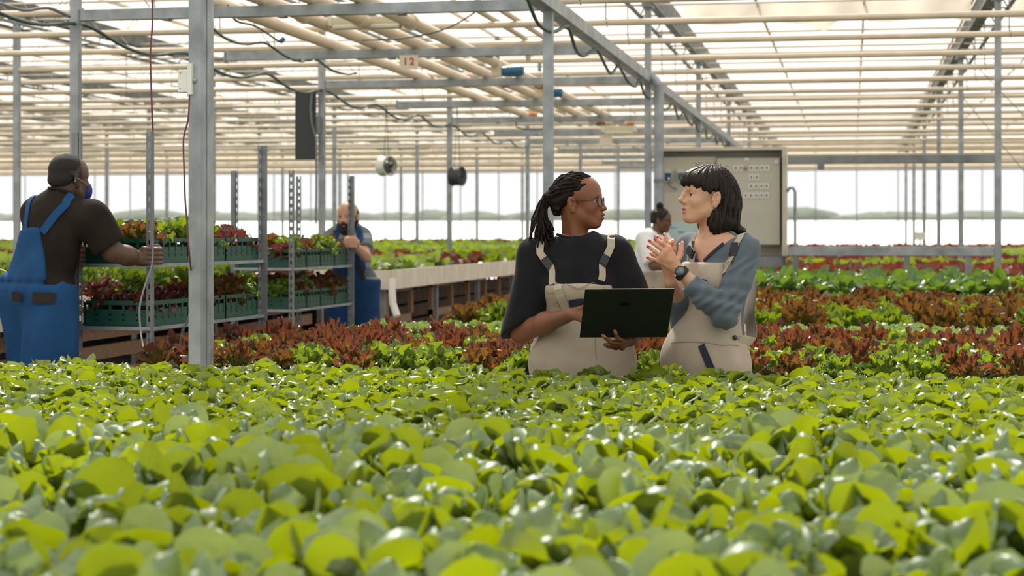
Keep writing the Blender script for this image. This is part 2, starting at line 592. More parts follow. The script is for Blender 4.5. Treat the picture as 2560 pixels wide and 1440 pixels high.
# ---- gutters along the rows
mb = MB(); mb.tube([(-0.08, 0.2, 3.84), (-0.13, 0, 3.70), (0.13, 0, 3.70), (0.08, 0.2, 3.84)], 0.010, 5)
hang_me = mb.mesh('hanger', GALV_D)
for n_, X in enumerate(ROWS):
    if X < -25 or X > 12: continue
    g = empty('roof_gutter', (X, 0, 0))
    mb = MB()
    sec = [(-0.10, 3.97), (-0.06, 3.82), (0.06, 3.82), (0.10, 3.97)]
    vs = []
    for yy in (2.0, Y_WALL - 0.1):
        for (x, z) in sec: vs.append((x, yy, z))
    mb.add(vs, [(0, 4, 5, 1), (1, 5, 6, 2), (2, 6, 7, 3)], 0)
    mb.obj('channel', GALV_D, g)
    # lattice: two chords and hangers under the gutter
    for s in (-0.13, 0.13):
        mb = MB(); mb.bar((s, 2.0, 3.70), (s, Y_WALL - 0.2, 3.70), 0.03, 0.03); mb.obj('chord', GALV_D, g)
    yy = 16.0
    while yy < Y_WALL - 0.5:
        if -60 < project(Vector((X, yy, 3.7)))[0] < 2620 and project(Vector((X, yy, 3.7)))[1] > -20: link('hanger', hang_me, g, (0, yy, 0))
        yy += 1.575
    tag(g, 'dark lattice roof gutter running away from the viewer, %s from the left' % ordinal(n_), 'gutter', 'roof gutters')

# ---- cross tubes under the roof, every 1.575 m
PIPE_Z = 3.22
yy = PY0 + 1.575
pn = 0
mb = MB(); mb.tube([(X_L + 0.3, 0, 0), (X_R - 0.3, 0, 0)], 0.030, 10)
pipe_me = mb.mesh('cross_tube', CREAM)
mb = MB()
mb.tube([(0, 0, 0.5), (0, 0, 0.02), (0.012, -0.034, 0), (0.012, 0, -0.034), (0.012, 0.034, 0), (0.012, 0, 0.036)], 0.006, 5)
clip_me = mb.mesh('hanger_clip', GALV_D)
mb = MB(); zz_ = [(-5.7 - .42 * k, 0, .02 if k % 2 == 0 else .56) for k in range(48)]
mb.tube(zz_, .0045, 4); zig_me = mb.mesh('lattice_wire', GALV_D)
while yy < Y_WALL - 0.6:
    o = empty('roof_tube', (0, yy, PIPE_Z + random.uniform(-0.015, 0.015)))
    link('tube', pipe_me, o); link('lattice_wire', zig_me, o)
    for X in ROWS:
        if -30 < project(Vector((X, yy, PIPE_Z)))[0] < 2590: link('hanger_clip', clip_me, o, (X - 0.02, 0, 0))
    tag(o, 'cream tube crossing under the roof, %s from the front' % ordinal(pn), 'tube', 'cream roof tubes')
    yy += 1.575; pn += 1
# thin wires higher up, screen edge bars
mb = MB(); mb.tube([(X_L + 0.3, 0, 0), (X_R - 0.3, 0, 0)], 0.013, 6)
wire_me = mb.mesh('screen_bar', CREAM)
yy = 18.0; pn = 0
while yy < Y_WALL - 0.6:
    o = link('screen_bar', wire_me, None, (0, yy, 3.80 + random.uniform(-0.05, 0.05)))
    tag(o, 'thin shade-screen bar close under the roof, %s from the front' % ordinal(pn), 'bar', 'thin screen bars')
    yy += 1.05; pn += 1

# ---- gathered shade screen at the top right
SCREEN = film_mat('gathered_shade_cloth', (0.72, 0.66, 0.57), 0.02, trans=0.5)
def screen_bundle(x0, x1, y, zt, drop, lbl):
    mb = MB(); n = 60; vs, fs = [], []
    rg = random.Random(int(y * 7))
    rows = 6
    for j in range(rows):
        for i in range(n + 1):
            t = i / n
            x = x0 + (x1 - x0) * t
            w = math.sin(t * 40) * 0.04 + math.sin(t * 17 + 1) * 0.05
            dz = drop * (j / (rows - 1)) * (0.75 + 0.25 * math.sin(t * 11) ** 2 + (0.45 if 0.44 < t < 0.56 else 0) * (1 - abs(t - 0.5) / 0.06 if 0.44 < t < 0.56 else 0))
            vs.append((x, y + w * (0.4 + j / rows) + rg.uniform(-.01, .01), zt - dz))
    for j in range(rows - 1):
        for i in range(n):
            fs.append((j * (n + 1) + i, j * (n + 1) + i + 1, (j + 1) * (n + 1) + i + 1, (j + 1) * (n + 1) + i))
    mb.add(vs, fs, 0, True)
    tag(mb.obj('shade_cloth', SCREEN), lbl, 'shade cloth')
screen_bundle(-1.9, 1.3, 20.6, 4.0, 0.26, 'grey-beige gathered shade cloth hanging at the top right')
screen_bundle(1.7, 4.7, 20.6, 4.0, 0.30, 'grey-beige gathered shade cloth in the top right corner')

# ================================================================ service bay beams (row -5.65 .. -2.1)
BZ = 2.99
XA, XB = ROWS[[round(r, 2) for r in ROWS].index(-5.65)], ROWS[[round(r, 2) for r in ROWS].index(-2.1)]
yy = PY0; bn = 0
while yy < 44:
    b = empty('cross_beam', (0, yy, BZ))
    mb = MB(); mb.box((XA + 0.036, -0.035, -0.04), (XB - 0.06, 0.035, 0.04)); mb.obj('beam', GALV, b, bevel=0.004)
    mb = MB(); mb.box((XA + 0.034, -0.05, -0.06), (XA + 0.045, 0.05, 0.06)); mb.obj('end_plate', GALV, b)
    mb = MB()
    for t in (0.2, 0.45, 0.7): mb.box((XA + 3.55 * t - 0.03, -0.045, -0.05), (XA + 3.55 * t + 0.03, 0.045, -0.041))
    mb.obj('clamp_plates', GALV_D, b)
    tag(b, 'grey steel cross beam of the service bay, %s from the front' % ordinal(bn), 'beam', 'service bay cross beams')
    yy += PYS / 2; bn += 1
# long beam along the row
mb = MB(); mb.box((XB - 0.055, 11.5, BZ - 0.05), (XB + 0.055, 46, BZ + 0.05))
tag(mb.obj('long_beam', GALV, bevel=0.005), 'long galvanised beam running diagonally away beside the second steel post', 'beam')
# front beam left continuation
# downpipe with elbow by the cabinet
e = on_y(1612, 185, PY0 + PYS)
dp = empty('downpipe', (XB + 0.14, PY0 + PYS - 0.25, 0), 0, 'grey downpipe with bent top beside the control cabinet', 'pipe')
mb = MB()
pts = [(-0.14, 0.1, 2.99), (-0.09, 0.05, 2.99), (-0.04, 0.01, 2.96), (0, 0, 2.90), (0, 0, 2.7), (0, 0, 0.0)]
mb.tube(pts, 0.05, 14); mb.obj('pipe', GALV, dp)
mb = MB(); mb.tube([(0, 0, 1.9), (0, 0, 1.94)], 0.055, 14); mb.obj('clamp', GALV_D, dp)
# big cream heating pipes along the bay
for i, X in enumerate((-4.62, -4.22, -3.85, -3.50)):
    o = empty('heating_pipe', (X, 0, BZ + 0.04 + 0.055))
    mb = MB(); mb.tube([(0, 9.5, 0), (0, 25.5 + 0.8 * i, 0)], 0.052, 14); mb.obj('pipe', CREAM_RUST, o)
    for yj in (13.2 + i * 0.3, 19.4 + i * 0.25):
        mb = MB(); mb.tube([(0, yj, 0), (0, yj + 0.07, 0)], 0.066, 14); mb.obj('flange', RUST if yj > 18 else CREAM_RUST, o)
    mb = MB(); ye = 25.5 + 0.8 * i
    mb.tube([(0, ye, 0), (0, ye + 0.14, 0.0), (0.05, ye + 0.2, 0.0), (0.14, ye + 0.22, 0.0)], 0.053, 12); mb.obj('elbow', RUST, o)
    tag(o, 'thick cream heating pipe running along the service bay, %s from the left' % ordinal(i), 'pipe', 'cream heating pipes')
# slim pipes at their right
for i, X in enumerate((-3.15, -2.95)):
    mb = MB(); mb.tube([(X, 13.0, BZ + 0.3), (X, 17.3, BZ + 0.3), (X, 17.5, BZ + 0.28), (X, 17.55, BZ + 0.08)], 0.026, 10)
    tag(mb.obj('thin_pipe', CREAM), 'thin cream pipe with a bent end above the beams, %s one' % ('left' if i == 0 else 'right'), 'pipe', 'thin cream pipes')
# ================================================================ leaves and plants
def leaf_geo(L, W, e0, e1, cup=0.3, ruff=0.0, rf=3, nu=8, nv=6, shape='round', seed=0, p=1.0, fold=0.0, twist=0.0, wob=0.0):
    """leaf growing along +X from the origin; returns verts (n,3), faces, u"""
    rg = np.random.default_rng(seed)
    u = np.linspace(0, 1, nu + 1)
    if shape == 'round': u = np.sin(u * math.pi / 2) ** 1.15
    e = np.radians(e0 + (e1 - e0) * u ** p)
    ds = L * np.diff(u)
    X = np.concatenate([[0], np.cumsum(np.cos(e[:-1]) * ds)])
    Z = np.concatenate([[0], np.cumsum(np.sin(e[:-1]) * ds)])
    nx, nz = -np.sin(e), np.cos(e)
    if shape == 'round':
        t_ = np.clip(u / .6, 0, 1); w = np.where(u < .6, .17 + .83 * (t_ * t_ * (3 - 2 * t_)) ** .8, np.sqrt(np.clip(1 - ((u - .6) / .405) ** 2, 0, 1)))
        w[-1] = 0.10
    elif shape == 'lance':
        w = np.sin(np.pi * np.clip(u * 0.93 + 0.05, 0, 1)) ** 0.8; w[-1] = 0.08; w[0] = 0.25
    elif shape == 'lobed':
        w = np.sin(np.pi * np.clip(u * 0.86 + 0.07, 0, 1)) ** 0.7
        w = w * (1 - 0.48 * (np.arange(nu + 1) % 2)); w[-1] = 0.12; w[0] = 0.22
    else:
        w = 0.3 + 0.7 * np.clip(u / 0.7, 0, 1); w[-1] *= 0.75
    w = w * W / 2
    v = np.linspace(-1, 1, nv + 1)
    ph = rg.uniform(0, 6.28, 4)
    U, V = np.meshgrid(u, v, indexing='ij')
    Wd = w[:, None]
    off = cup * Wd * V ** 2 + fold * Wd * np.abs(V)
    off = off + ruff * np.sin(rf * np.pi * V + ph[0] + 5 * U) * (np.abs(V) ** 1.2) * np.clip(U * 1.5, 0, 1)
    off = off + ruff * 0.8 * np.sin(rf * np.pi * U * 1.7 + ph[1] + V * 2) * (np.abs(V) ** 1.5)
    off = off + wob * np.sin(4 * U + ph[2]) * np.sin(3 * V + ph[3])
    tw = twist * U
    Y = V * Wd * np.cos(tw) * (1 - 0.12 * cup * np.abs(V))
    off = off + V * Wd * np.sin(tw)
    px = X[:, None] + nx[:, None] * off
    pz = Z[:, None] + nz[:, None] * off
    # a little edge jitter along the length
    if ruff > 0:
        px = px + rg.normal(0, ruff * 0.25, px.shape) * np.abs(V)
    vs = np.stack([px, Y, pz], -1).reshape(-1, 3)
    k = nv + 1
    fs = [(i * k + j, (i + 1) * k + j, (i + 1) * k + j + 1, i * k + j + 1) for i in range(nu) for j in range(nv)]
    return vs, fs, np.stack([U.reshape(-1), V.reshape(-1)], -1)


def geo_mesh(name, parts, mats):
    """parts: list of (verts, faces, u, material index)"""
    allv, allf, allu, mi = [], [], [], []
    b = 0
    for vs, fs, u, k in parts:
        allv.append(vs); allu.append(u)
        allf.extend([tuple(b + i for i in f) for f in fs]); mi.extend([k] * len(fs))
        b += len(vs)
    me = bpy.data.meshes.new(name)
    me.from_pydata(np.concatenate(allv).tolist(), [], allf)
    for m_ in (mats if isinstance(mats, (list, tuple)) else [mats]): me.materials.append(m_)
    me.polygons.foreach_set('material_index', mi)
    me.polygons.foreach_set('use_smooth', [True] * len(allf))
    at = me.attributes.new('u', 'FLOAT', 'POINT')
    uv = np.concatenate(allu).astype(np.float32)
    at.data.foreach_set('value', np.ascontiguousarray(uv[:, 0]))
    at = me.attributes.new('v', 'FLOAT', 'POINT'); at.data.foreach_set('value', np.ascontiguousarray(uv[:, 1]))
    me.update()
    return me


def rotz(vs, a):
    c, s = math.cos(a), math.sin(a)
    return np.stack([vs[:, 0] * c - vs[:, 1] * s, vs[:, 0] * s + vs[:, 1] * c, vs[:, 2]], -1)


GA = math.radians(137.5)


def rosette(name, mats, n, seed, fn):
    rg = np.random.default_rng(seed)
    parts = []
    for i in range(n):
        t = i / max(1, n - 1)                      # 0 outer .. 1 inner
        vs, fs, u, k = fn(t, rg, seed * 100 + i)
        vs = vs + np.array([0.006 * (1 - t), 0, 0.012 * t])
        parts.append((rotz(vs, GA * i + rg.uniform(-.15, .15)), fs, u, k))
    return geo_mesh(name, parts, mats)


BUTTER = leaf_mat('butterhead_leaf', (0.18, 0.265, 0.135), (0.355, 0.435, 0.0), tw=0.42, rough=0.44, var=0.22, spec=1.0, under=(0.11, 0.155, 0.03))
SMALL = leaf_mat('young_lettuce_leaf', (0.15, 0.225, 0.055), (0.345, 0.425, 0.002), tw=0.42, rough=0.42, var=0.3, spec=0.9, under=(0.10, 0.145, 0.025))
PALE = leaf_mat('pale_green_leaf', (0.22, 0.33, 0.13), (0.36, 0.47, 0.05), tw=0.38, rough=0.32, var=0.25, spec=0.7)
REDL = leaf_mat('red_oak_leaf', (0.10, 0.15, 0.03), (0.30, 0.34, 0.02), tw=0.42, rough=0.34, var=0.3, spec=0.55,
                tip=((0.075, 0.028, 0.022), (0.27, 0.075, 0.025)))
FRILL = leaf_mat('green_frilly_leaf', (0.105, 0.185, 0.03), (0.32, 0.42, 0.012), tw=0.42, rough=0.38, var=0.3, spec=0.5)
FRILLB = leaf_mat('brown_frilly_leaf', (0.11, 0.15, 0.03), (0.30, 0.34, 0.02), tw=0.42, rough=0.4, var=0.3, spec=0.5,
                  tip=((0.10, 0.05, 0.02), (0.29, 0.12, 0.02)))
BROAD = leaf_mat('broad_chard_leaf', (0.065, 0.145, 0.05), (0.22, 0.36, 0.02), tw=0.32, rough=0.33, var=0.25, spec=0.6)
DARKRED = leaf_mat('dark_red_lettuce_leaf', (0.10, 0.11, 0.03), (0.25, 0.16, 0.03), tw=0.35, rough=0.3, var=0.3, spec=0.65,
                   tip=((0.075, 0.022, 0.025), (0.28, 0.05, 0.03)))

# --- butterhead: single leaves, shared meshes
BL = {'outer': [], 'mid': [], 'heart': []}
for s in range(7):
    rg = random.Random(s)
    BL['outer'].append(geo_mesh('leaf', [leaf_geo(rg.uniform(.105, .138), rg.uniform(.075, .112), rg.uniform(46, 68), rg.uniform(-65, -5), cup=rg.uniform(-.45, .35), ruff=.008, rf=2, nu=10, nv=9, seed=s, p=1.3, wob=.022, fold=rg.uniform(-.25, .4), twist=rg.uniform(-.3, .3)) + (0,)], BUTTER))
for s in range(7):
    rg = random.Random(s + 20)
    BL['mid'].append(geo_mesh('leaf', [leaf_geo(rg.uniform(.100, .130), rg.uniform(.070, .104), rg.uniform(64, 84), rg.uniform(-45, 45), cup=rg.uniform(-.1, .9), ruff=.008, rf=2, nu=10, nv=9, seed=s + 20, p=1.5, wob=.022, fold=rg.uniform(-.1, .5), twist=rg.uniform(-.35, .35)) + (0,)], BUTTER))
for s in range(5):
    rg = random.Random(s + 40)
    BL['heart'].append(geo_mesh('leaf', [leaf_geo(rg.uniform(.09, .112), rg.uniform(.06, .085), rg.uniform(66, 84), rg.uniform(0, 75), cup=rg.uniform(.3, .9), ruff=.007, rf=2, nu=8, nv=8, seed=s + 40, p=1.2, wob=.008) + (0,)], BUTTER))
mb = MB(); mb.lathe([(0, 0), (0.012, 0.0), (0.016, 0.02), (0.012, 0.05), (0, 0.06)], 8)
STALK_ME = mb.mesh('stalk', FRILL)

# --- whole-plant meshes
def small_leaf(t, rg, s):
    L = .085 - .03 * t + rg.uniform(-.01, .012)
    return leaf_geo(L, L * rg.uniform(.82, 1.1), 38 + 40 * t + rg.uniform(-8, 8), -30 + 75 * t + rg.uniform(-25, 25), cup=rg.uniform(-.2, .7), ruff=.0045, rf=2, nu=6, nv=6, seed=s, wob=.008, twist=rg.uniform(-.5, .5)) + (0,)
SMALL_ME = [rosette('young_lettuce', SMALL, 24, s, small_leaf) for s in range(7)]


def pale_leaf(t, rg, s):
    L = .11 - .04 * t + rg.uniform(-.012, .012)
    return leaf_geo(L, L * rg.uniform(.8, 1.0), 42 + 38 * t, -28 + 80 * t + rg.uniform(-15, 15), cup=rg.uniform(-.1, .6), ruff=.007, rf=2, nu=6, nv=5, seed=s, wob=.008) + (0,)
PALE_ME = [rosette('pale_lettuce', PALE, 18, s, pale_leaf) for s in range(4)]


def red_leaf(t, rg, s):
    L = .18 + .05 * t + rg.uniform(-.045, .03)
    return leaf_geo(L, L * rg.uniform(.24, .36), 50 + 34 * t + rg.uniform(-10, 8), 22 + 58 * t + rg.uniform(-30, 20), cup=rg.uniform(.1, .8), ruff=.013, rf=3, nu=11, nv=4, shape='lobed', seed=s, twist=rg.uniform(-.8, .8)) + (0,)
RED_ME = [rosette('red_oak_lettuce', REDL, 34, s, red_leaf) for s in range(5)]


def frill_leaf(t, rg, s):
    L = .155 + .02 * t + rg.uniform(-.025, .02)
    return leaf_geo(L, L * rg.uniform(.5, .75), 34 + 48 * t + rg.uniform(-8, 8), 0 + 70 * t + rg.uniform(-15, 15), cup=.2, ruff=.019, rf=6, nu=9, nv=8, shape='lobed', seed=s, twist=rg.uniform(-.6, .6)) + (0,)
FRILL_ME = [rosette('green_frilly_lettuce', FRILL, 20, s, frill_leaf) for s in range(4)]
FRILLB_ME = [rosette('brown_frilly_lettuce', FRILLB, 20, s + 9, frill_leaf) for s in range(4)]


def frisee_leaf(t, rg, s):
    L = .165 + rg.uniform(-.025, .02)
    return leaf_geo(L, L * rg.uniform(.28, .42), 18 + 68 * t + rg.uniform(-8, 8), -15 + 85 * t + rg.uniform(-20, 20), cup=.3, ruff=.017, rf=5, nu=7, nv=4, shape='lobed', seed=s, twist=rg.uniform(-1, 1)) + (0,)
FRISEE_ME = [rosette('green_frisee', FRILL, 46, s + 30, frisee_leaf) for s in range(4)]
FRISEEB_ME = [rosette('brown_frisee', FRILLB, 46, s + 40, frisee_leaf) for s in range(3)]


def broad_leaf(t, rg, s):
    L = .30 - .05 * t + rg.uniform(-.04, .04)
    return leaf_geo(L, L * rg.uniform(.42, .58), 52 + 32 * t + rg.uniform(-8, 8), -12 + 70 * t + rg.uniform(-20, 20), cup=rg.uniform(.1, .5), ruff=.008, rf=2, nu=8, nv=5, shape='round', seed=s, twist=rg.uniform(-.5, .5)) + (0,)
BROAD_ME = [rosette('broad_chard', BROAD, 11, s + 60, broad_leaf) for s in range(4)]


def dred_leaf(t, rg, s):
    L = .14 + rg.uniform(-.02, .02)
    return leaf_geo(L, L * rg.uniform(.6, .85), 28 + 50 * t, -10 + 70 * t + rg.uniform(-15, 15), cup=.2, ruff=.017, rf=4, nu=7, nv=6, shape='lobed', seed=s, twist=rg.uniform(-.5, .5)) + (0,)
DRED_ME = [rosette('dark_red_lettuce', DARKRED, 18, s + 80, dred_leaf) for s in range(4)]

# ================================================================ benches
TRAY_DARK = mat('dark_tray_bottom', (0.055, 0.05, 0.03), rough=0.9, var=0.4, scale=30)  # tray bottoms coloured dark for the dark gaps between plants


def bench(x0, x1, y0, y1, zt, label, rim=0.07, legs=True, board=1.2, boards='x', rim_mat=None):
    o = empty('growing_bench', ((x0 + x1) / 2, (y0 + y1) / 2, 0), 0, label, 'bench')
    hx, hy = (x1 - x0) / 2, (y1 - y0) / 2
    rm = rim_mat or BEIGEP
    mb = MB(); mb.box((-hx + .01, -hy + .01, zt - 0.05), (hx - .01, hy - .01, zt - 0.03)); mb.obj('tray_bottom', TRAY_DARK, o)
    # rim boards, one by one
    for ax in ('x', 'y'):
        Lh = hx if ax == 'x' else hy
        n = max(1, round(2 * Lh / board)); st = 2 * Lh / n
        m0 = {}
        for side in (-1, 1):
            mb = MB()
            if ax == 'x': mb.box((0.004, -0.01, zt - rim * 1.2), (st - 0.004, 0.01, zt + rim * 0.4))
            else: mb.box((-0.01, 0.004, zt - rim * 1.2), (0.01, st - 0.004, zt + rim * 0.4))
            me = mb.mesh('rim_board', rm)
            for k in range(n):
                loc = (-Lh + k * st, side * hy, 0) if ax == 'x' else (side * hx, -Lh + k * st, 0)
                link('rim_board', me, o, loc)
    if legs:
        n = max(2, int(2 * hy / 2.2) + 1); nxx = max(2, int(2 * hx / 2.5) + 1)
        mb = MB(); mb.box((-0.025, -0.025, 0), (0.025, 0.025, zt - 0.06)); me = mb.mesh('leg', GALV_D)
        for i in range(n):
            for j in range(nxx):
                link('leg', me, o, (-hx + 0.12 + (2 * hx - 0.24) * j / (nxx - 1), -hy + 0.15 + (2 * hy - 0.3) * i / (n - 1), 0))
        for j in (-1, 1):
            mb = MB(); mb.box((j * (hx - .12) - .02, -hy + .1, zt - 0.11), (j * (hx - .12) + .02, hy - .1, zt - 0.051)); mb.obj('rail', GALV_D, o)
    return o


Z1 = 0.725
ZF = 0.785
bench(-5.2, 2.6, 1.9, 7.08, ZF, 'front growing bench of butterhead and young lettuce before the two women')
bench(-3.36, 4.6, 8.12, 11.25, Z1 - 0.03, 'growing bench of red and pale lettuce right behind the two women', rim=0.035)
bench(-2.75, 5.6, 11.75, 15.35, Z1, 'growing bench of frilly lettuce behind the red lettuce')
bench(-1.25, 7.0, 15.95, 18.3, 0.80, 'growing bench of broad-leaved greens in front of the steel frame')
bench(-12.5, -4.66, 7.3, 16.0, 0.95, 'raised left growing bench behind the carts', rim=0.10)
bench(-30, -4.33, 16.7, 52.5, 0.98, 'raised far left growing bench with red and green strips', rim=0.115, board=2.6)
bench(-1.9, 13.5, 19.6, 52.5, 0.86, 'long far growing bench behind the control cabinet', board=3.0)

# ================================================================ plants in rows
def in_view(v, mx=130, my=1590):
    q = project(v)
    return -mx < q[0] < 2560 + mx and q[1] < my, q


PLANT_PATCH = []


def field(kind, name, meshes, x0, x1, y0, y1, sx, sy, z, scale, label, group, choose=None, cap=300, jit=0.18, skip=None):
    """rows of single plants; the ones in view only"""
    rg = random.Random(sum(map(ord, name if isinstance(name, str) else name[0])) + int(y0 * 10))
    rows = []
    ny = int((y1 - y0) / sy + 1e-6) + 1
    for j in range(ny):
        yy = y0 + j * sy
        row = []
        nxx = int((x1 - x0) / sx) + 1
        for i in range(nxx):
            xx = x0 + (i + 0.5 * (j % 2)) * sx
            if xx > x1: continue
            p = Vector((xx + rg.uniform(-jit, jit) * sx, yy + rg.uniform(-jit, jit) * sy, z))
            ok, q = in_view(p)
            if not ok or (skip and skip(p)): continue
            row.append((q[0], p, rg.random(), rg.random(), rg.random()))
        row.sort(key=lambda t: t[0])
        rows.append(row)
    made = []
    for j, row in enumerate(rows):
        n = 0; nc = 0
        for (px_, p, r1, r2, r3) in row:
            sel = choose(p, r1) if choose else 0
            nm = name[sel] if isinstance(name, (list, tuple)) else name
            lb = label[sel] if isinstance(label, (list, tuple)) else label
            gp = group[sel] if isinstance(group, (list, tuple)) else group
            ms = meshes[sel] if isinstance(meshes[0], (list, tuple)) else meshes
            if 0 <= px_ <= 2560:
                text = '%s, %s row back, %s from left' % (lb, ordinal(j), ordinal(n)); n += 1
            else:
                nc += 1; text = '%s, %s row back, %s beyond %s edge' % (lb, ordinal(j), ordinal(nc - 1), 'left' if px_ < 0 else 'right')
            o = link(nm, ms[int(r2 * len(ms)) % len(ms)], None, p)
            s = scale * (0.86 + 0.28 * r3)
            o.scale = (s, s, s * (0.9 + 0.2 * r1))
            o.rotation_euler = (0.12 * (r1 - .5), 0.12 * (r2 - .5), r3 * 50)
            tag(o, text, 'lettuce' if kind == 'lettuce' else kind, gp)
            made.append(o)
    return made


# --- butterheads with separate leaves
rg = random.Random(3)
j = 0
yy = 2.30
while yy < 4.50:
    row = []
    for i in range(-30, 20):
        xx = (i + 0.5 * (j % 2)) * 0.186 + rg.uniform(-.02, .02)
        p = Vector((xx, yy + rg.uniform(-.02, .02), ZF - 0.03))
        q = project(p)
        if -230 < q[0] < 2790 and q[1] < 1800: row.append((q[0], p))
    row.sort(key=lambda t: t[0])
    n = 0; nc = 0
    for px_, p in row:
        if 0 <= px_ <= 2560:
            text = 'pale green butterhead lettuce, row %s from the front, %s from the left' % (ordinal(j), ordinal(n)); n += 1
        else:
            nc += 1; text = 'pale green butterhead lettuce, row %s from the front, %s beyond %s edge' % (ordinal(j), ordinal(nc - 1), 'left' if px_ < 0 else 'right')
        o = empty('butterhead_lettuce', p, rg.uniform(0, 6.28), text, 'lettuce', 'butterhead lettuces in the foreground')
        s = rg.uniform(.92, 1.18); o.scale = (s, s, s * rg.uniform(.95, 1.12))
        o.rotation_euler = (rg.uniform(-.1, .1), rg.uniform(-.1, .1), rg.uniform(0, 6.28))
        k = 0
        for kind, cnt in (('outer', 8), ('mid', 7), ('heart', 3)):
            for _ in range(cnt):
                l = link('leaf', rg.choice(BL[kind]), o)
                l.location = (0, 0, {'outer': 0.0, 'mid': 0.012, 'heart': 0.02}[kind])
                l.rotation_euler = (rg.uniform(-.12, .12), rg.uniform(-.15, .15), GA * k + rg.uniform(-.3, .3))
                sc_ = rg.uniform(.85, 1.15); l.scale = (sc_, sc_, sc_)
                k += 1
        link('stalk', STALK_ME, o)
    yy += 0.175; j += 1

field('lettuce', 'young_lettuce', SMALL_ME, -3.9, 1.3, 4.64, 7.02, .165, .158, ZF - 0.035, 1.30,
      'yellow-green young lettuce', 'young lettuces on the front bench')

field('lettuce', ['red_oak_lettuce', 'green_frilly_lettuce', 'brown_frilly_lettuce'], [RED_ME, FRILL_ME, FRILLB_ME], -3.28, 3.2, 8.18, 10.1, .20, .195, Z1 - 0.03, .80,
      ['upright red oak-leaf lettuce', 'green frilly lettuce among red ones', 'brown-tipped lettuce among red ones'],
      ['red oak-leaf lettuces', 'green frilly lettuces in the red bed', 'brown-tipped lettuces in the red bed'],
      choose=lambda p, r: 0 if r < (0.52 if p.y > 8.5 else 0.32) else (1 if r < 0.76 else 2))
field('lettuce', 'pale_lettuce', PALE_ME, -2.9, 3.6, 10.28, 11.15, .20, .19, Z1 - 0.01, 1.35,
      'pale shiny lettuce behind the red bed', 'pale lettuces behind the red bed')
field('lettuce', ['green_frisee', 'brown_frisee'], [FRISEE_ME, FRISEEB_ME], -2.62, 4.6, 11.9, 15.25, .29, .29, Z1 - 0.01, 1.12,
      ['green mounded frisee lettuce', 'reddish-brown mounded frisee lettuce'],
      ['green frisee lettuces', 'brown frisee lettuces'], choose=lambda p, r: 0 if r < 0.52 else 1)
field('greens', 'broad_leaf_greens', BROAD_ME, -1.1, 1.25, 16.1, 18.1, .26, .3, 0.79, .88,
      'broad-leaved plant by steel frame', 'broad-leaved greens')
field('lettuce', ['green_frilly_lettuce', 'brown_frilly_lettuce'], [FRILL_ME, FRILLB_ME], 1.5, 5.6, 16.1, 18.1, .27, .3, 0.79, 1.0,
      ['green lettuce beyond right post', 'brown lettuce beyond right post'],
      ['green lettuces right of the far post', 'brown lettuces right of the far post'], choose=lambda p, r: 0 if r < .75 else 1)
# left bench: columns nearest to the aisle
def l1_choose(p, r):
    if p.y < 11.7: return 0 if r < .85 else 1
    if p.y < 14.4: return 1
    return 0
field('lettuce', ['dark_red_lettuce', 'green_frilly_lettuce'], [DRED_ME, FRILL_ME], -6.1, -4.8, 7.4, 15.8, .27, .28, 0.94, 1.12,
      ['dark red lettuce on left bench', 'green lettuce on left bench'],
      ['dark red lettuces on the left bench', 'green lettuces on the left bench'], choose=l1_choose)


# --- strips too far to count: one object each
def simple_clump(rg, h):
    parts = []
    for i in range(7):
        t = i / 6
        vs, fs, u = leaf_geo(h * rg.uniform(.8, 1.1), h * .75, 30 + 50 * t, -10 + 70 * t, cup=.2, ruff=.02, rf=3, nu=3, nv=2, shape='fan', seed=int(rg.random() * 1e6), twist=rg.uniform(-.6, .6))
        parts.append((rotz(vs, GA * i + rg.uniform(-.3, .3)), fs, u))
    v = np.concatenate([p[0] for p in parts]); f = []; b = 0
    for p in parts:
        f.extend([tuple(b + i for i in q) for q in p[1]]); b += len(p[0])
    return v, f, np.concatenate([p[2] for p in parts])


_rg = random.Random(77)
CLUMPS = [simple_clump(_rg, 0.17) for _ in range(6)]


def strip(name, x0, x1, y0, y1, z, sp, mt, label, sc=1.0, ok=lambda px: -150 < px < 2710):
    rg = random.Random(int(y0 * 10 + x0 * 3))
    parts = []
    yy = y0
    while yy < y1:
        xx = x0 + rg.uniform(0, sp)
        while xx < x1:
            q = project(Vector((xx, yy, z)))
            if ok(q[0]):
                v, f, u = CLUMPS[rg.randrange(6)]
                s = sc * rg.uniform(.8, 1.2)
                parts.append((rotz(v, rg.uniform(0, 6.28)) * s + np.array([xx, yy + rg.uniform(-.05, .05), z]), f, u, 0))
            xx += sp * rg.uniform(.85, 1.15)
        yy += sp
    if not parts: return
    tag(link(name, geo_mesh(name, parts, mt)), label, 'lettuce', kind='stuff')


_side = lambda px: -1100 < px < -130 or 2690 < px < 3660
strip('butterhead_mass', -4.6, 2.4, 2.3, 4.5, ZF - .03, .15, BUTTER, 'butterhead lettuce beyond the picture edges on the front bench', .8, lambda px: -1100 < px < -230 or 2790 < px < 3660)
strip('young_lettuce_mass', -5.0, 2.4, 4.64, 7.0, ZF - .035, .15, SMALL, 'young lettuce beyond the picture edges on the front bench', .6, _side)
strip('red_lettuce_mass', -3.2, 4.4, 8.2, 10.1, Z1 - .03, .2, REDL, 'red lettuce beyond the right picture edge', 1.0, _side)
strip('frisee_mass', -2.6, 5.4, 11.9, 15.2, Z1 - .01, .26, FRILLB, 'frilly lettuce beyond the right picture edge', 1.1, _side)
strip('left_bench_lettuce_mass', -12.3, -6.2, 7.4, 10.9, 0.94, .30, DARKRED, 'mass of dark red lettuce deep on the left bench', 1.0)
strip('left_bench_green_mass', -12.3, -6.2, 10.9, 15.8, 0.94, .30, FRILL, 'mass of green lettuce deep on the left bench', 1.0)
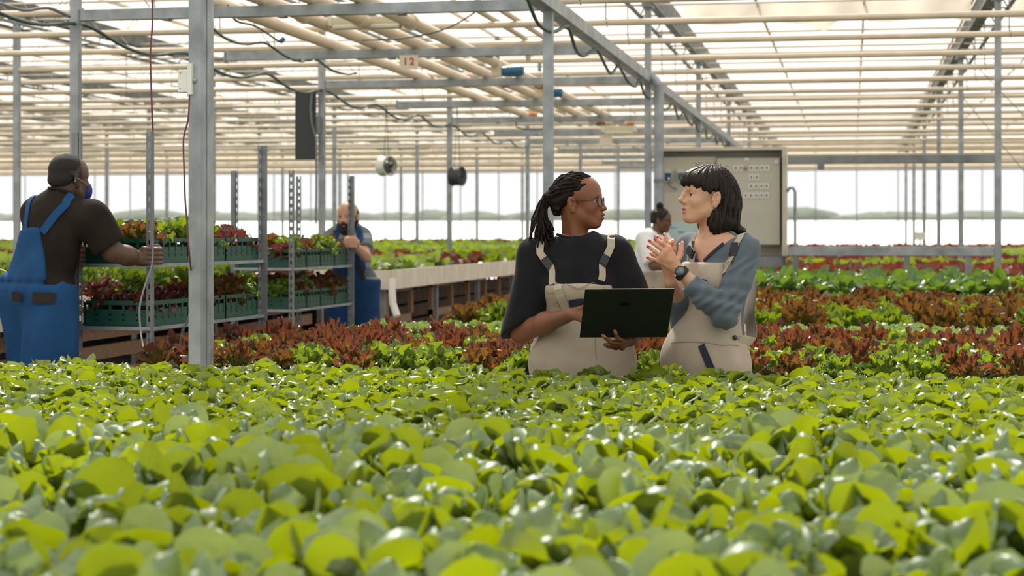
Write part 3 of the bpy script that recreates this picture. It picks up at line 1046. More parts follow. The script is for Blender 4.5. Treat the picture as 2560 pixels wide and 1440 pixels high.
for (ya, yb, mt, w) in ((16.9, 19.6, PALE, 'pale green lettuce at the front of the far left bench'), (19.6, 22.0, DARKRED, 'red lettuce band on the far left bench'),
                        (22.0, 27.5, FRILL, 'green lettuce band behind the red band on the far left'), (27.5, 33.5, PALE, 'pale lettuce band midway on the far left bench'),
                        (33.5, 38, FRILL, 'green lettuce band far back on the left'), (38, 42, PALE, 'pale lettuce band far back on the left'), (42, 52, DARKRED, 'dark red lettuce band before the far wall on the left')):
    strip('lettuce_strip', -29.5, -4.48, ya, yb, 0.97, .33 if ya < 30 else .42, mt, w, 1.1 if ya < 30 else 1.35)
for (ya, yb, mt, w) in ((19.9, 22.5, DARKRED, 'red lettuce band behind the cabinet frame'), (22.5, 26, FRILL, 'green lettuce band behind the cabinet frame'),
                        (26, 31, DARKRED, 'red lettuce band midway on the right bench'), (31, 40, PALE, 'pale lettuce band far back on the right'), (40, 52, DARKRED, 'dark red lettuce band before the far wall on the right')):
    strip('lettuce_strip', -1.75, 13.3, ya, yb, 0.85, .33 if ya < 30 else .42, mt, w, 1.1 if ya < 30 else 1.35)
# ================================================================ carts, crates and their lettuces
def upright_mesh(h):
    mb = MB()
    mb.box((-0.02, -0.002, 0), (0.02, 0.002, h))                 # plain flange
    mb.box((0.016, -0.002, 0), (0.020, 0.006, h)); mb.box((0.016, 0.030, 0), (0.020, 0.040, h))   # slotted flange: two strips and rungs
    z = 0.0
    while z < h:
        mb.box((0.016, 0.006, z), (0.020, 0.030, min(h, z + 0.028))); z += 0.055
    return mb.mesh('upright', GALV_D)


def crate_parts(L, Wd, H):
    """crate with slotted walls: L along local y, Wd along local x"""
    def side(n, hl):
        mb = MB(); t = .006
        mb.box((-hl, -t, H - .022), (hl, t, H)); mb.box((-hl, -t, 0), (hl, t, .035))
        mb.box((-hl, -t * .6, .03), (hl, t * .6, H * .66))
        k = max(3, int(hl * 2 / .07))
        for i in range(k + 1):
            x = -hl + 2 * hl * i / k
            w = .012 if i in (0, k) else .007
            mb.box((max(-hl, x - w), -t, .03), (min(hl, x + w), t, H - .02))
        mb.box((-hl, -t, H * .42), (hl, t, H * .48))
        return mb.mesh(n, GRNP)
    mb = MB(); mb.box((-Wd / 2, -L / 2, 0), (Wd / 2, L / 2, .008))
    return {'base': mb.mesh('base', GRNP), 'long': side('side_wall', L / 2), 'short': side('end_wall', Wd / 2)}


CRATE_ME = {}


def crate(par_name, loc, rz, L, Wd, H, label, group):
    key = (L, Wd, H)
    if key not in CRATE_ME: CRATE_ME[key] = crate_parts(L, Wd, H)
    me = CRATE_ME[key]
    o = empty('plastic_crate', loc, rz, label, 'crate', group)
    link('base', me['base'], o)
    for s in (-1, 1):
        a = link('side_wall', me['long'], o, (s * (Wd / 2 - .006), 0, 0)); a.rotation_euler = (0, 0, math.pi / 2)
        b = link('end_wall', me['short'], o, (0, s * (L / 2 - .006), 0))
    return o


POSW = ['nearest', 'second', 'third', 'farthest']


def cart(A, rz, Wd, L, ztop, zs, n_crates, label, which, H=.13, kinds=None):
    """A: front right upright (world xy); local +y away, local -x to the left"""
    o = empty('rolling_cart', (A[0], A[1], 0), rz, label, 'cart')
    me = upright_mesh(ztop - .08)
    for (x, y, r) in ((0, 0, math.pi / 2), (-Wd, 0, 0), (0, L, math.pi), (-Wd, L, -math.pi / 2)):
        u = link('upright', me, o, (x, y, .08)); u.rotation_euler = (0, 0, r)
    for z in list(zs) + [.25]:
        mb = MB(); mb.box((-Wd, 0, z - .004), (0, L, z))
        for a_, b_ in (((-Wd, -.004, z - .014), (0, .0, z + .004)), ((-Wd, L, z - .014), (0, L + .004, z + .004)), ((-Wd - .004, 0, z - .014), (-Wd, L, z + .004)), ((0, 0, z - .014), (.004, L, z + .004))): mb.box(a_, b_)
        mb.obj('shelf', GALV, o)
    for (x, y) in ((0, 0), (-Wd, 0), (0, L), (-Wd, L)):
        mb = MB(); M_ = Matrix.Translation((x, y, .04)) @ Matrix.Rotation(math.pi / 2, 4, 'Y'); mb.lathe([(0, -.014), (.04, -.014), (.04, .014), (0, .014)], 16, M=M_); mb.obj('caster', BLACKP, o)
    c, s = math.cos(rz), math.sin(rz)
    w2 = lambda x, y, z: (A[0] + x * c - y * s, A[1] + x * s + y * c, z)
    rg = random.Random(int(A[1] * 10))
    for si, z in enumerate(zs):
        st = (L - .05) / n_crates
        for i in range(n_crates):
            yc = .025 + st * (i + .5)
            shelf = 'upper' if si == 0 else 'lower'
            crate('', w2(-Wd / 2 + .0, yc, z + .002), rz, round(st - .02, 3), round(Wd - .05, 3), H,
                  'dark green vented crate, %s on the %s shelf of the %s cart' % (POSW[i], shelf, which), 'green crates on the carts')
            n = 0
            for yy in (-.30, 0.0, .30):
                for xx in (-.26, .2):
                    knd = kinds[si][i] if kinds else 0
                    ms, nm, cn = ((FRILL_ME, 'green_frilly_lettuce', 'green frilly'), (FRILLB_ME, 'brown_frilly_lettuce', 'brown-tipped'), (DRED_ME, 'dark_red_lettuce', 'dark red'))[knd if rg.random() < .8 else rg.randrange(3)]
                    p_ = link(nm, rg.choice(ms), None, w2(-Wd / 2 + xx * Wd, yc + yy * st, z + .065))
                    q_ = rg.uniform(.80, 1.0); p_.scale = (q_, q_, q_); p_.rotation_euler = (rg.uniform(-.3, .3), rg.uniform(-.3, .3), rg.uniform(0, 6))
                    n += 1
                    tag(p_, '%s lettuce, %s of %s %s-shelf crate, %s cart' % (cn, ('front left', 'front right', 'middle left', 'middle right', 'back left', 'back right')[n - 1], POSW[i], shelf, which), 'lettuce', 'lettuces in crates')
    return o


cart((-3.455, 8.55), -0.065, .425, 1.47, 1.89, (1.222, .905), 3, 'steel crate cart held by the man in bright blue', 'near', kinds=((0, 0, 2), (2, 2, 1)))
cart((-3.965, 12.48), -0.04, .46, 1.36, 1.835, (1.125, .825), 4, 'steel crate cart pushed by the bearded man', 'far', H=.135, kinds=((2, 1, 0, 0), (0, 2, 1, 1)))

# ================================================================ control cabinet and steel frame
CAB = mat('beige_cabinet_paint', (0.50, 0.475, 0.39), rough=0.55, var=0.05, scale=3)
CABD = mat('beige_cabinet_door', (0.46, 0.45, 0.385), rough=0.45, var=0.04, scale=3)
YC = 18.9
cl, cr_ = on_y(1646, 375, YC), on_y(1966, 640, YC)
k_ = (cr_.x - cl.x) / 320.0                                 # metres per px
zc = lambda py: cl.z - (py - 375) * (cl.z - cr_.z) / 265.0
cab = empty('control_cabinet', (cl.x, YC, 0), 0, 'beige control cabinet with rows of switches behind the dark-haired woman', 'cabinet')
X_ = lambda px: (px - 1646) * k_
mb = MB(); mb.box((0, .30, zc(640)), (X_(1966), .32, zc(375))); mb.obj('back_plate', CAB, cab)
mb = MB(); mb.box((-.02, -.06, zc(378)), (X_(1966), .32, zc(370))); mb.obj('top_panel', CAB, cab, bevel=.004)
mb = MB(); mb.box((X_(1956), -.06, zc(640)), (X_(1966), .30, zc(376))); mb.obj('side_panel', CAB, cab, bevel=.004)
mb = MB(); mb.box((-.02, -.02, zc(640)), (X_(1650), .30, zc(376))); mb.obj('side_panel', CAB, cab, bevel=.004)
mb = MB(); mb.box((X_(1650), .06, zc(640)), (X_(1790), .30, zc(392))); mb.obj('left_housing', CAB, cab, bevel=.006)
door = None
mb = MB(); mb.box((X_(1792), .02, zc(612)), (X_(1950), .30, zc(396))); door = mb.obj('switch_door', CABD, cab, bevel=.008)
mb = MB(); mb.box((X_(1650), .052, zc(476)), (X_(1790), .06, zc(471))); mb.obj('seam_strip', CAB, cab)
WT = mat('white_label', (.78, .78, .74), rough=.5)
mbt = MB(); mbt.box((-.022, -.006, -.028), (.022, 0, .028)); tile_me = mbt.mesh('switch_plate', WT)
mbt = MB(); mbt.box((-.005, -.022, -.012), (.006, -.006, .018)); lev_me = mbt.mesh('switch_lever', BLACKP)
mbt = MB(); mbt.lathe([(0, .02), (.02, .018), (.02, 0)], 14, M=Matrix.Rotation(math.pi / 2, 4, 'X')); lamp_me = mbt.mesh('red_button', mat('red_button', (.50, .20, .12), rough=.4))
for py, xs in ((422, (1840, 1853, 1864, 1879, 1892, 1905, 1918)), (445, (1879, 1892)), (467, (1878, 1891, 1904, 1917)), (490, (1865, 1878, 1891, 1904, 1917))):
    for x in xs:
        if x == 1864: link('red_button', lamp_me, door, (X_(x), .018, zc(py)))
        else:
            sp = link('switch_plate', tile_me, door, (X_(x), .018, zc(py))); sp.parent = door
            lv = link('switch_lever', lev_me, sp)
mb = MB(); mb.box((X_(1862), .012, zc(402)), (X_(1873), .02, zc(396.5))); mb.obj('name_plate', WT, door)
mb = MB(); mb.lathe([(0, .006), (.028, .004), (.028, 0)], 14, M=Matrix.Translation((X_(1942), .02, zc(408))) @ Matrix.Rotation(math.pi / 2, 4, 'X')); mb.obj('round_sticker', mat('pale_sticker', (.62, .70, .70), rough=.5), door)
for x, nm in ((1671, 'display_unit'), (1704, 'display_unit')):
    mb = MB(); mb.box((X_(x - 10), -.02, zc(455)), (X_(x + 10), .06, zc(425)))
    u = mb.obj(nm, mat('grey_plastic_unit', (.45, .46, .42), rough=.45), cab, bevel=.01)
    mb = MB(); mb.box((X_(x - 8), -.026, zc(452)), (X_(x + 8), -.019, zc(433))); sc_ = mb.obj('blue_screen', mat('dark_blue_screen', (.02, .06, .11), rough=.2), u)
    mb = MB(); mb.lathe([(0, .008), (.012, .006), (.012, 0)], 10, M=Matrix.Translation((X_(x + 2), -.026, zc(447))) @ Matrix.Rotation(math.pi / 2, 4, 'X')); mb.obj('knob', WT, u)
mb = MB(); mb.tube([(X_(1671), .0, zc(456)), (X_(1673), -.02, zc(462)), (X_(1682), -.01, zc(470)), (X_(1690), .04, zc(473))], .008, 6); mb.obj('cable', CABLE_G, cab)
mb = MB(); mb.box((X_(1664), .050, zc(600)), (X_(1738), .058, zc(556))); mb.obj('pale_blue_notice', mat('pale_blue_notice', (.42, .55, .55), rough=.6), cab)
for (a, b, c, d) in ((1672, 1692, 569, 571), (1695, 1710, 579, 583)):
    mb = MB(); mb.box((X_(a), .047, zc(d)), (X_(b), .050, zc(c))); mb.obj('notice_line', mat('notice_ink', (.12, .25, .30), rough=.6), cab)
for x in (1652, 1955):
    mb = MB(); mb.box((X_(x) - .03, .1, 0), (X_(x) + .03, .2, zc(640))); mb.obj('leg', GALV_D, cab)
mb = MB(); mb.box((X_(1880), .04, zc(668)), (X_(1958), .25, zc(641))); mb.obj('plinth', GALV_D, cab)
# hooked conduit at the cabinet's right side
mb = MB(); mb.tube([on_y(1966, 480, YC), on_y(1974, 470, YC), on_y(1983, 470, YC), on_y(1988, 480, YC), on_y(1988, 640, YC)], .016, 8)
tag(mb.obj('conduit', GALV), 'bent metal conduit on the right side of the control cabinet', 'conduit')

fr = empty('rail_stand', (0, PY0 + PYS, 0), 0, 'horizontal steel frame between the control cabinet and the far right post', 'rail stand')
fx0, fx1 = cr_.x + .02, 1.41
zt_, zl_ = on_y(2200, 398, PY0 + PYS).z, on_y(2200, 628, PY0 + PYS).z
mb = MB(); mb.box((fx0, -.04, zt_ - .04), (fx1, .04, zt_ + .04)); mb.obj('top_beam', GALV_D, fr, bevel=.004)
mb = MB(); mb.box((fx0, -.04, zl_ - .045), (fx1, .04, zl_ + .045)); mb.obj('bottom_rail', GALV, fr, bevel=.004)
mb = MB(); mb.box((fx0 + .3, -.05, zt_ - .10), (fx0 + .37, .05, zt_ - .04)); mb.obj('clamp', GALV_D, fr)
for x in (fx0 + .08, fx0 + 1.2, fx1 - .25):
    mb = MB(); mb.box((x - .03, -.03, 0), (x + .03, .03, zl_ - .045)); mb.obj('leg', GALV_D, fr)

# ================================================================ things hanging and fixed on the posts
def batten(c, L, label):
    o = empty('batten_light', c, 0, label, 'lamp')
    mb = MB(); mb.box((-L / 2, -.05, -.03), (L / 2, .05, .03)); mb.obj('housing', mat('aged_cream_plastic', (.62, .57, .40), rough=.5), o, bevel=.012)
    mb = MB(); mb.box((-L / 2 + .02, -.055, -.065), (L / 2 - .02, .055, -.028)); mb.obj('diffuser', mat('cream_diffuser', (.68, .66, .55), rough=.4), o, bevel=.015)
    for s in (-1, 1):
        mb = MB(); mb.box((s * L / 2 - .02, -.06, -.045), (s * L / 2 + .02, .06, .035)); mb.obj('end_cap', MATS['cream_diffuser'], o, bevel=.008)
        mb = MB(); mb.tube([(s * L * .35, 0, .03), (s * L * .35, 0, PIPE_Z - c.z)], .004, 5); mb.obj('suspension', CABLE_G, o)
    return o


b1 = on_y(918, 52, 14.075); batten(b1, .60, 'cream batten light hanging near the numbered sign')
b2 = on_y(1548, 322, 23.525); batten(b2, .42, 'small cream batten light far back near the cabinet')


def sign(px0, py0, px1, py1, Y, text, label, top_z):
    a, b = on_y(px0, py0, Y), on_y(px1, py1, Y)
    c = (a + b) / 2; w, h = b.x - a.x, a.z - b.z
    o = empty('hanging_sign', c, 0, label, 'sign')
    mb = MB(); mb.box((-w / 2, -.004, -h / 2), (w / 2, .004, h / 2)); pl = mb.obj('plate', mat('cream_sign', (.74, .66, .54), rough=.5), o)
    for s in (-1, 1):
        mb = MB(); mb.tube([(s * w * .35, 0, h / 2), (s * w * .35, 0, top_z - c.z)], .003, 5); mb.obj('hanger', GALV_D, o)
    if text:
        cu = bpy.data.curves.new('number', 'FONT'); cu.body = text; cu.align_x = 'CENTER'; cu.align_y = 'CENTER'; cu.size = h * .72; cu.extrude = .001; cu.space_character = 1.35; cu.offset = .0022
        to = bpy.data.objects.new('number_tmp', cu); COL.objects.link(to)
        bpy.context.view_layer.update()
        me = bpy.data.meshes.new_from_object(to.evaluated_get(bpy.context.evaluated_depsgraph_get()))
        bpy.data.objects.remove(to)
        me.materials.clear(); me.materials.append(mat('red_ink', (.42, .06, .04), rough=.6))
        n_ = link('number', me, pl, (0, -.0055, 0)); n_.rotation_euler = (math.pi / 2, 0, 0)
    return o


sign(999, 138, 1045, 172, 15.61, '12', 'cream sign with the red number 12 hanging under a beam', BZ)
sign(1499, 338, 1530, 365, 23.525, '', 'blank cream sign hanging far back near the cabinet', PIPE_Z)


def fan(px, py, d, r, L, yaw, mt, label):
    c = on_y(px, py, 25.1)
    o = empty('duct_fan', c, 0, label, 'fan')
    M_ = Matrix.Rotation(yaw, 4, 'Z') @ Matrix.Rotation(math.pi / 2, 4, 'X')
    mb = MB(); mb.lathe([(r * 1.08, -L / 2), (r, -L / 2 + .02), (r, L / 2 - .02), (r * 1.08, L / 2), (r * .96, L / 2), (r * .94, -L / 2), (r * 1.08, -L / 2)], 26, M=M_); mb.obj('shroud', mt, o)
    mb = MB(); mb.lathe([(0, -.05), (r * .3, -.04), (r * .3, .04), (0, .05)], 14, M=M_); mb.obj('hub', DARKP, o)
    for k in range(6):
        mb = MB(); B_ = M_ @ Matrix.Rotation(k * math.pi / 3, 4, 'Z')
        vs = [B_ @ Vector(v) for v in ((r * .28, -.02, -.02), (r * .9, -.045, -.03), (r * .9, .045, .03), (r * .28, .02, .02), (r * .28, -.02, -.016), (r * .9, -.045, -.026), (r * .9, .045, .034), (r * .28, .02, .024))]
        mb.add(vs, [(0, 1, 2, 3), (7, 6, 5, 4), (0, 4, 5, 1), (1, 5, 6, 2), (2, 6, 7, 3), (3, 7, 4, 0)]); mb.obj('blade', DARKP, o)
    for k in range(4):
        mb = MB(); rr_ = r * (.3 + .2 * k); mb.tube([M_ @ Vector((rr_ * math.cos(t * .314), rr_ * math.sin(t * .314), L / 2)) for t in range(20)], .004, 4, closed=True); mb.obj('guard_ring', GALV_D, o)
    for s in (-1, 1):
        p_ = M_ @ Vector((0, 0, s * L * .3)); mb = MB(); mb.tube([(p_.x, p_.y, r), (0, 0, PIPE_Z - c.z)], .005, 5); mb.obj('chain', CABLE, o)
    return o


fan(966, 415, 24.5, .135, .17, 0.95, WHITEP, 'white round duct fan hanging from two chains')
fan(1143, 441, 25.0, .13, .16, 1.25, DARKP, 'dark round duct fan hanging beside a thin post')

# charcoal panel on a post
a, b = on_y(739, 228, PY0 + PYS - .1), on_y(790, 399, PY0 + PYS - .1)
pn_ = empty('charcoal_speaker', ((a.x + b.x) / 2, PY0 + PYS - .1, (a.z + b.z) / 2), 0, 'tall flat charcoal speaker fixed to a post above the bearded man', 'speaker')
w, h = b.x - a.x, a.z - b.z
mb = MB(); mb.box((-w / 2, -.02, -h / 2), (w / 2, .02, h / 2)); mb.obj('board', DARKP, pn_, bevel=.006)
mb = MB(); mb.box((-w / 2 + .01, -.024, -h / 2 + .01), (w / 2 - .01, -.02, h / 2 - .01)); mb.obj('mesh_front', mat('charcoal_mesh', (.045, .053, .058), rough=.7, bump=.4, bscale=250), pn_)
mb = MB(); mb.box((w / 2, -.01, -.1), (w / 2 + .04, .03, .1)); mb.obj('bracket', GALV_D, pn_)
mb = MB(); mb.tube([on_y(x, y, PY0 + PYS - .16) for x, y in ((781, 226), (776, 270), (780, 310), (790, 345), (791, 430), (790, 560))], .012, 6)
tag(mb.obj('cable', CABLE_G), 'pale cable hanging down beside the charcoal panel', 'cable')

# junction box on the near post
jb = empty('junction_box', P(466, 205, 7.56), 0, 'small off-white junction box on the nearest steel post', 'box')
mb = MB(); mb.box((-.028, -.025, -.045), (.016, .025, .050)); mb.obj('housing', WHITEP, jb, bevel=.004)
mb = MB(); mb.box((.016, -.032, -.055), (.034, .032, .075)); mb.obj('back_plate', WHITEP, jb, bevel=.002)
mb = MB(); mb.tube([(.012, 0, -.045), (.012, 0, -.062)], .008, 8); mb.obj('gland', WHITEP, jb)
for z in (-.03, .035):
    mb = MB(); mb.tube([(-.018, -.026, z), (-.018, -.0245, z)], .003, 6); mb.obj('screw', GALV_D, jb)


def cable(pts, r, mt, label, name='cable', n=6):
    # smooth the polyline
    P_ = [Vector(p) for p in pts]; out = []
    for i in range(len(P_) - 1):
        p0, p1, p2, p3 = P_[max(i - 1, 0)], P_[i], P_[i + 1], P_[min(i + 2, len(P_) - 1)]
        for t in (0, .25, .5, .75):
            out.append(.5 * ((2 * p1) + (-p0 + p2) * t + (2 * p0 - 5 * p1 + 4 * p2 - p3) * t * t + (-p0 + 3 * p1 - 3 * p2 + p3) * t ** 3))
    out.append(P_[-1])
    mb = MB(); mb.tube(out, r, n)
    return tag(mb.obj(name, mt), label, 'cable')


d = 7.5
cable([P(474, 238, d), P(470, 300, d), P(459, 345, d), P(460, 420, d), P(463, 500, d), P(468, 560, d), P(474, 640, d), P(480, 700, 7.6)], .0035, CABLE_R, 'thin maroon cable running down from the junction box')
cable([P(480, 700, 7.6), P(478, 760, 7.7), P(470, 800, 7.9), P(456, 830, 8.1), P(449, 868, 8.25)], .005, CABLE_G, 'grey cable end dropping into the red lettuce left of the near post')
cable([P(380, -20, 8.8), P(381, 60, 8.8), P(376, 130, 8.8), P(378, 220, 8.8), P(382, 326, 8.85)], .0045, CABLE_R, 'thin maroon cable hanging from the roof to the cart upright')
cable([P(382, 326, 8.85), P(378, 480, 8.85), P(381, 600, 8.85), P(380, 660, 8.8), P(362, 715, 8.7), P(349, 770, 8.6), P(352, 830, 8.5), P(358, 868, 8.4)], .0045, CABLE_G, 'grey cable running down along the near cart upright')
# swagging cables along the beam rows
def swag(X, z0, sag, y0, y1, st, mt, label, r=.014):
    pts = []; yy = y0
    while yy < y1:
        for t in (0, .3, .6, .85): pts.append((X + .02 * math.sin(yy * 3 + t * 5), yy + st * t, z0 - sag * math.sin(math.pi * min(1, t * 1.1)) - .01 * math.sin(yy)))
        yy += st
    cable(pts, r, mt, label)


swag(XA + .02, 2.93, .10, 10.6, 30, 2.1, CABLE, 'dark green cable swagging back along the left beam row')
swag(XB + .02, 2.90, .12, 11.6, 34, 1.6, CABLE, 'dark green cable swagging along the long diagonal beam')
swag(-4.9, 3.0, .07, 13.2, 17, 1.5, CABLE, 'short dark cable between the heating pipes', .011)
mb = MB(); mb.tube([P(711, 95, 15.5), P(700, 105, 15.5)], .02, 8); tag(mb.obj('plug', BLUE_M), 'blue cable plug hanging under the front beam', 'plug')
cable([on_y(570, 14, 12.54), on_y(590, 52, 13.2), on_y(640, 66, 14.0), P(700, 105, 15.5), P(706, 100, 15.5)], .009, CABLE, 'dark cable ending in the blue plug')
c1 = [(170, 18, 12.3), (0, -5, 12.0)]
cable([on_y(0, 8, 11.9), on_y(60, 26, 12.0), on_y(120, 20, 12.2), on_y(175, 42, 12.4)], .012, CABLE_G, 'pale cable end at the top left corner')
cable([on_y(905, 100, 14.5), on_y(1010, 96, 14.4), on_y(1120, 70, 14.2), on_y(1215, 12, 13.4)], .006, CABLE, 'thin dark cable curving up under the front beam')
# black pipe by the left post
mb = MB(); q0 = on_y(189, 300, PY0 + .12); mb.tube([(q0.x, q0.y, 1.0), (q0.x, q0.y, 3.8)], .016, 8)
tag(mb.obj('black_pipe', mat('black_pipe', (.012, .016, .017), rough=.4)), 'thin black vertical pipe beside the man\'s head', 'pipe')
# vent motors
def motor(px, py, Y, L, label):
    c = on_y(px, py, Y); o = empty('vent_motor', c, 0, label, 'motor')
    mb = MB(); mb.tube([(-L / 2, 0, 0), (-L * .3, 0, 0), (L * .42, 0, 0), (L / 2, 0, 0)], [.045, .05, .05, .04], 16); mb.obj('motor_body', BLUE_M, o)
    for k in range(5):
        mb = MB(); mb.tube([(-L * .22 + k * L * .13, 0, 0), (-L * .22 + k * L * .13 + .012, 0, 0)], .055, 16); mb.obj('cooling_fin', BLUE_M, o)
    mb = MB(); mb.box((-L / 2 - .10, -.05, -.05), (-L / 2, .05, .07)); mb.obj('gearbox', CREAM_RUST, o, bevel=.01)
    mb = MB(); mb.box((-L / 2 - .07, -.02, .07), (-L / 2 - .03, .02, .35)); mb.obj('mount', GALV_D, o)
    return o


motor(1282, 178, 17.6, .22, 'blue vent motor hanging behind the second beam')
motor(1383, 232, 20.6, .22, 'blue vent motor hanging behind the third beam')
mb = MB(); bx_ = [on_y(x, y, 25.1) for x, y in ((1291, 296), (1291, 318), (1312, 323), (1352, 323), (1374, 318), (1374, 296))]; bx_[0].z = bx_[-1].z = BZ; mb.tube(bx_, .012, 6)
tag(mb.obj('hanger_bracket', CABLE), 'dark bracket hanging below the rusty pipe ends', 'bracket')
# brace wires at the right
for i, (p0, p1) in enumerate((((2436, 160), (2580, 310)), ((2395, 230), (2570, 440)))):
    mb = MB(); mb.tube([on_y(p0[0], p0[1], 21 + i * 3), on_y(p1[0], p1[1], 21 + i * 3)], .005, 5)
    tag(mb.obj('brace_wire', GALV_D), 'thin diagonal brace wire at the far right, %s of two' % ('upper', 'lower')[i], 'wire')
# small white notice between the far posts
q = on_y(2300, 590, 33.0); mb = MB(); mb.box((-.10, -.01, -.07), (.10, .01, .07))
tag(mb.obj('notice_board', WHITEP, loc=q), 'small white notice board among the far right posts', 'sign')
mb = MB(); mb.box((q.x - .015, q.y + .011, .86), (q.x + .015, q.y + .03, q.z)); tag(mb.obj('notice_stake', GALV_D), 'thin stake carrying the small white notice board', 'stake')
# ---- under the left benches: wooden boards, frames and the white overflow pipe
for i, (z, x) in enumerate(((.74, -4.80), (.60, -4.86), (.45, -4.80))):
    mb = MB(); mb.box((x - .02, 7.5, z - .045), (x + .02, 15.8, z + .045)); tag(mb.obj('wooden_board', WOOD), 'long brown board under the left bench, %s one' % ('top', 'middle', 'bottom')[i], 'board', 'boards under the left bench')
for i in range(9):
    y0_ = 17.0 + i * 1.9
    o = empty('bench_trestle', (-4.47, y0_, 0), 0, 'brown wooden trestle under the far left bench, %s from the front' % ordinal(i), 'trestle', 'wooden trestles under the far bench')
    for a_, b_, nm in (((-.02, 0, .40), (.02, .06, .86), 'stile'), ((-.02, 1.0, .40), (.02, 1.06, .86), 'stile'), ((-.02, 0, .80), (.02, 1.06, .86), 'top_rail'), ((-.02, 0, .48), (.02, 1.06, .56), 'bottom_rail')):
        mb = MB(); mb.box(a_, b_); mb.obj(nm, WOOD, o)
    for yl in (.05, 1.0):
        mb = MB(); mb.box((-.02, yl - .02, 0), (.02, yl + .02, .40)); mb.obj('foot', WOOD, o)
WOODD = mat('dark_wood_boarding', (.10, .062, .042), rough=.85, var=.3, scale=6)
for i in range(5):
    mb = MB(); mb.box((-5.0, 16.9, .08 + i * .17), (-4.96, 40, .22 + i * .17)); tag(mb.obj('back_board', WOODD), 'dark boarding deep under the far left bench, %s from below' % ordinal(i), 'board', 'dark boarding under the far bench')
mb = MB(); c0 = Vector((-4.325, 16.72, .95))
mb.tube([c0, c0 + Vector((.0, -.01, -.10)), c0 + Vector((.01, -.02, -.24)), c0 + Vector((.06, -.05, -.36))], .035, 10)
tag(mb.obj('overflow_pipe', WHITEP), 'white bent overflow pipe at the corner of the far left bench', 'pipe')
# ================================================================ modelling bodies as smooth solids
def V3(*a): return np.array(a, dtype=np.float32)


def npv(v): return np.array([v[0], v[1], v[2]], dtype=np.float32)


class Field:
    """ordered list of smooth boolean operations on distance functions"""
    def __init__(s): s.ops = []; s.bb = [np.full(3, 1e9), np.full(3, -1e9)]

    def _grow(s, pts, r):
        for p in pts:
            s.bb[0] = np.minimum(s.bb[0], np.asarray(p) - r); s.bb[1] = np.maximum(s.bb[1], np.asarray(p) + r)

    def cone(s, a, b, ra, rb, k=0.0, mode='u'):
        a, b = npv(a), npv(b); ba = b - a; L2 = max(float(ba @ ba), 1e-9)
        def fn(P):
            h = np.clip(((P - a) @ ba) / L2, 0, 1)
            return np.linalg.norm(P - a - h[:, None] * ba, axis=1) - (ra + (rb - ra) * h)
        s.ops.append((mode, k, fn))
        if mode == 'u': s._grow([a - ra, a + ra, b - rb, b + rb], 0)
        return s

    def chain(s, pts, rs, k=0.0, mode='u'):
        for i in range(len(pts) - 1): s.cone(pts[i], pts[i + 1], rs[i], rs[i + 1], k, mode)
        return s

    def ell(s, c, r, R=None, k=0.0, mode='u'):
        c = npv(c); r = V3(*r); Rm = None if R is None else np.asarray(R, dtype=np.float32)   # columns = axes
        def fn(P):
            q = P - c
            if Rm is not None: q = q @ Rm
            k0 = np.linalg.norm(q / r, axis=1); k1 = np.linalg.norm(q / (r * r), axis=1)
            return k0 * (k0 - 1.0) / np.maximum(k1, 1e-6)
        s.ops.append((mode, k, fn))
        if mode == 'u': s._grow([c - max(r), c + max(r)], 0)
        return s

    def box(s, c, h, R=None, rad=0.0, k=0.0, mode='u'):
        c = npv(c); h = V3(*h); Rm = None if R is None else np.asarray(R, dtype=np.float32)
        def fn(P):
            q = P - c
            if Rm is not None: q = q @ Rm
            q = np.abs(q) - (h - rad)
            return np.linalg.norm(np.maximum(q, 0), axis=1) + np.minimum(q.max(axis=1), 0) - rad
        s.ops.append((mode, k, fn))
        if mode == 'u': s._grow([c - np.linalg.norm(h), c + np.linalg.norm(h)], 0)
        return s

    def plane(s, p, n, mode='i', k=0.0):
        """keeps the side the normal points away from (mode i)"""
        p = npv(p); n = npv(n); n = n / np.linalg.norm(n)
        s.ops.append((mode, k, lambda P: (P - p) @ n)); return s

    def func(s, fn, mode='i', k=0.0): s.ops.append((mode, k, fn)); return s

    def shift(s, amount): s.ops.append(('o', amount, None)); return s

    def warp(s, fn): s.ops.append(('d', 0, fn)); return s

    def sub(s, other, mode='u', k=0.0):
        s.ops.append((mode, k, other.ev))
        if mode == 'u': s._grow([other.bb[0], other.bb[1]], 0)
        return s

    def ev(s, P):
        d = None
        for mode, k, fn in s.ops:
            if mode == 'o': d = d - k; continue
            e = fn(P)
            if mode == 'd': d = d + e; continue
            if d is None: d = e; continue
            if mode == 'u':
                if k > 0:
                    h = np.maximum(k - np.abs(d - e), 0) / k
                    d = np.minimum(d, e) - h * h * k * 0.25
                else: d = np.minimum(d, e)
            else:
                if mode == 's': e = -e
                if k > 0:
                    h = np.maximum(k - np.abs(d - e), 0) / k
                    d = np.maximum(d, e) + h * h * k * 0.25
                else: d = np.maximum(d, e)
        return d

    def grad(s, P, e=0.002):
        g = np.stack([s.ev(P + V3(e, 0, 0)) - s.ev(P - V3(e, 0, 0)), s.ev(P + V3(0, e, 0)) - s.ev(P - V3(0, e, 0)), s.ev(P + V3(0, 0, e)) - s.ev(P - V3(0, 0, e))], -1)
        return g / np.maximum(np.linalg.norm(g, axis=1, keepdims=True), 1e-9)

    def project(s, P, it=6, off=0.0):
        P = np.asarray(P, dtype=np.float32).copy()
        for _ in range(it):
            P = P - (s.ev(P) - off)[:, None] * s.grad(P)
        return P, s.grad(P)


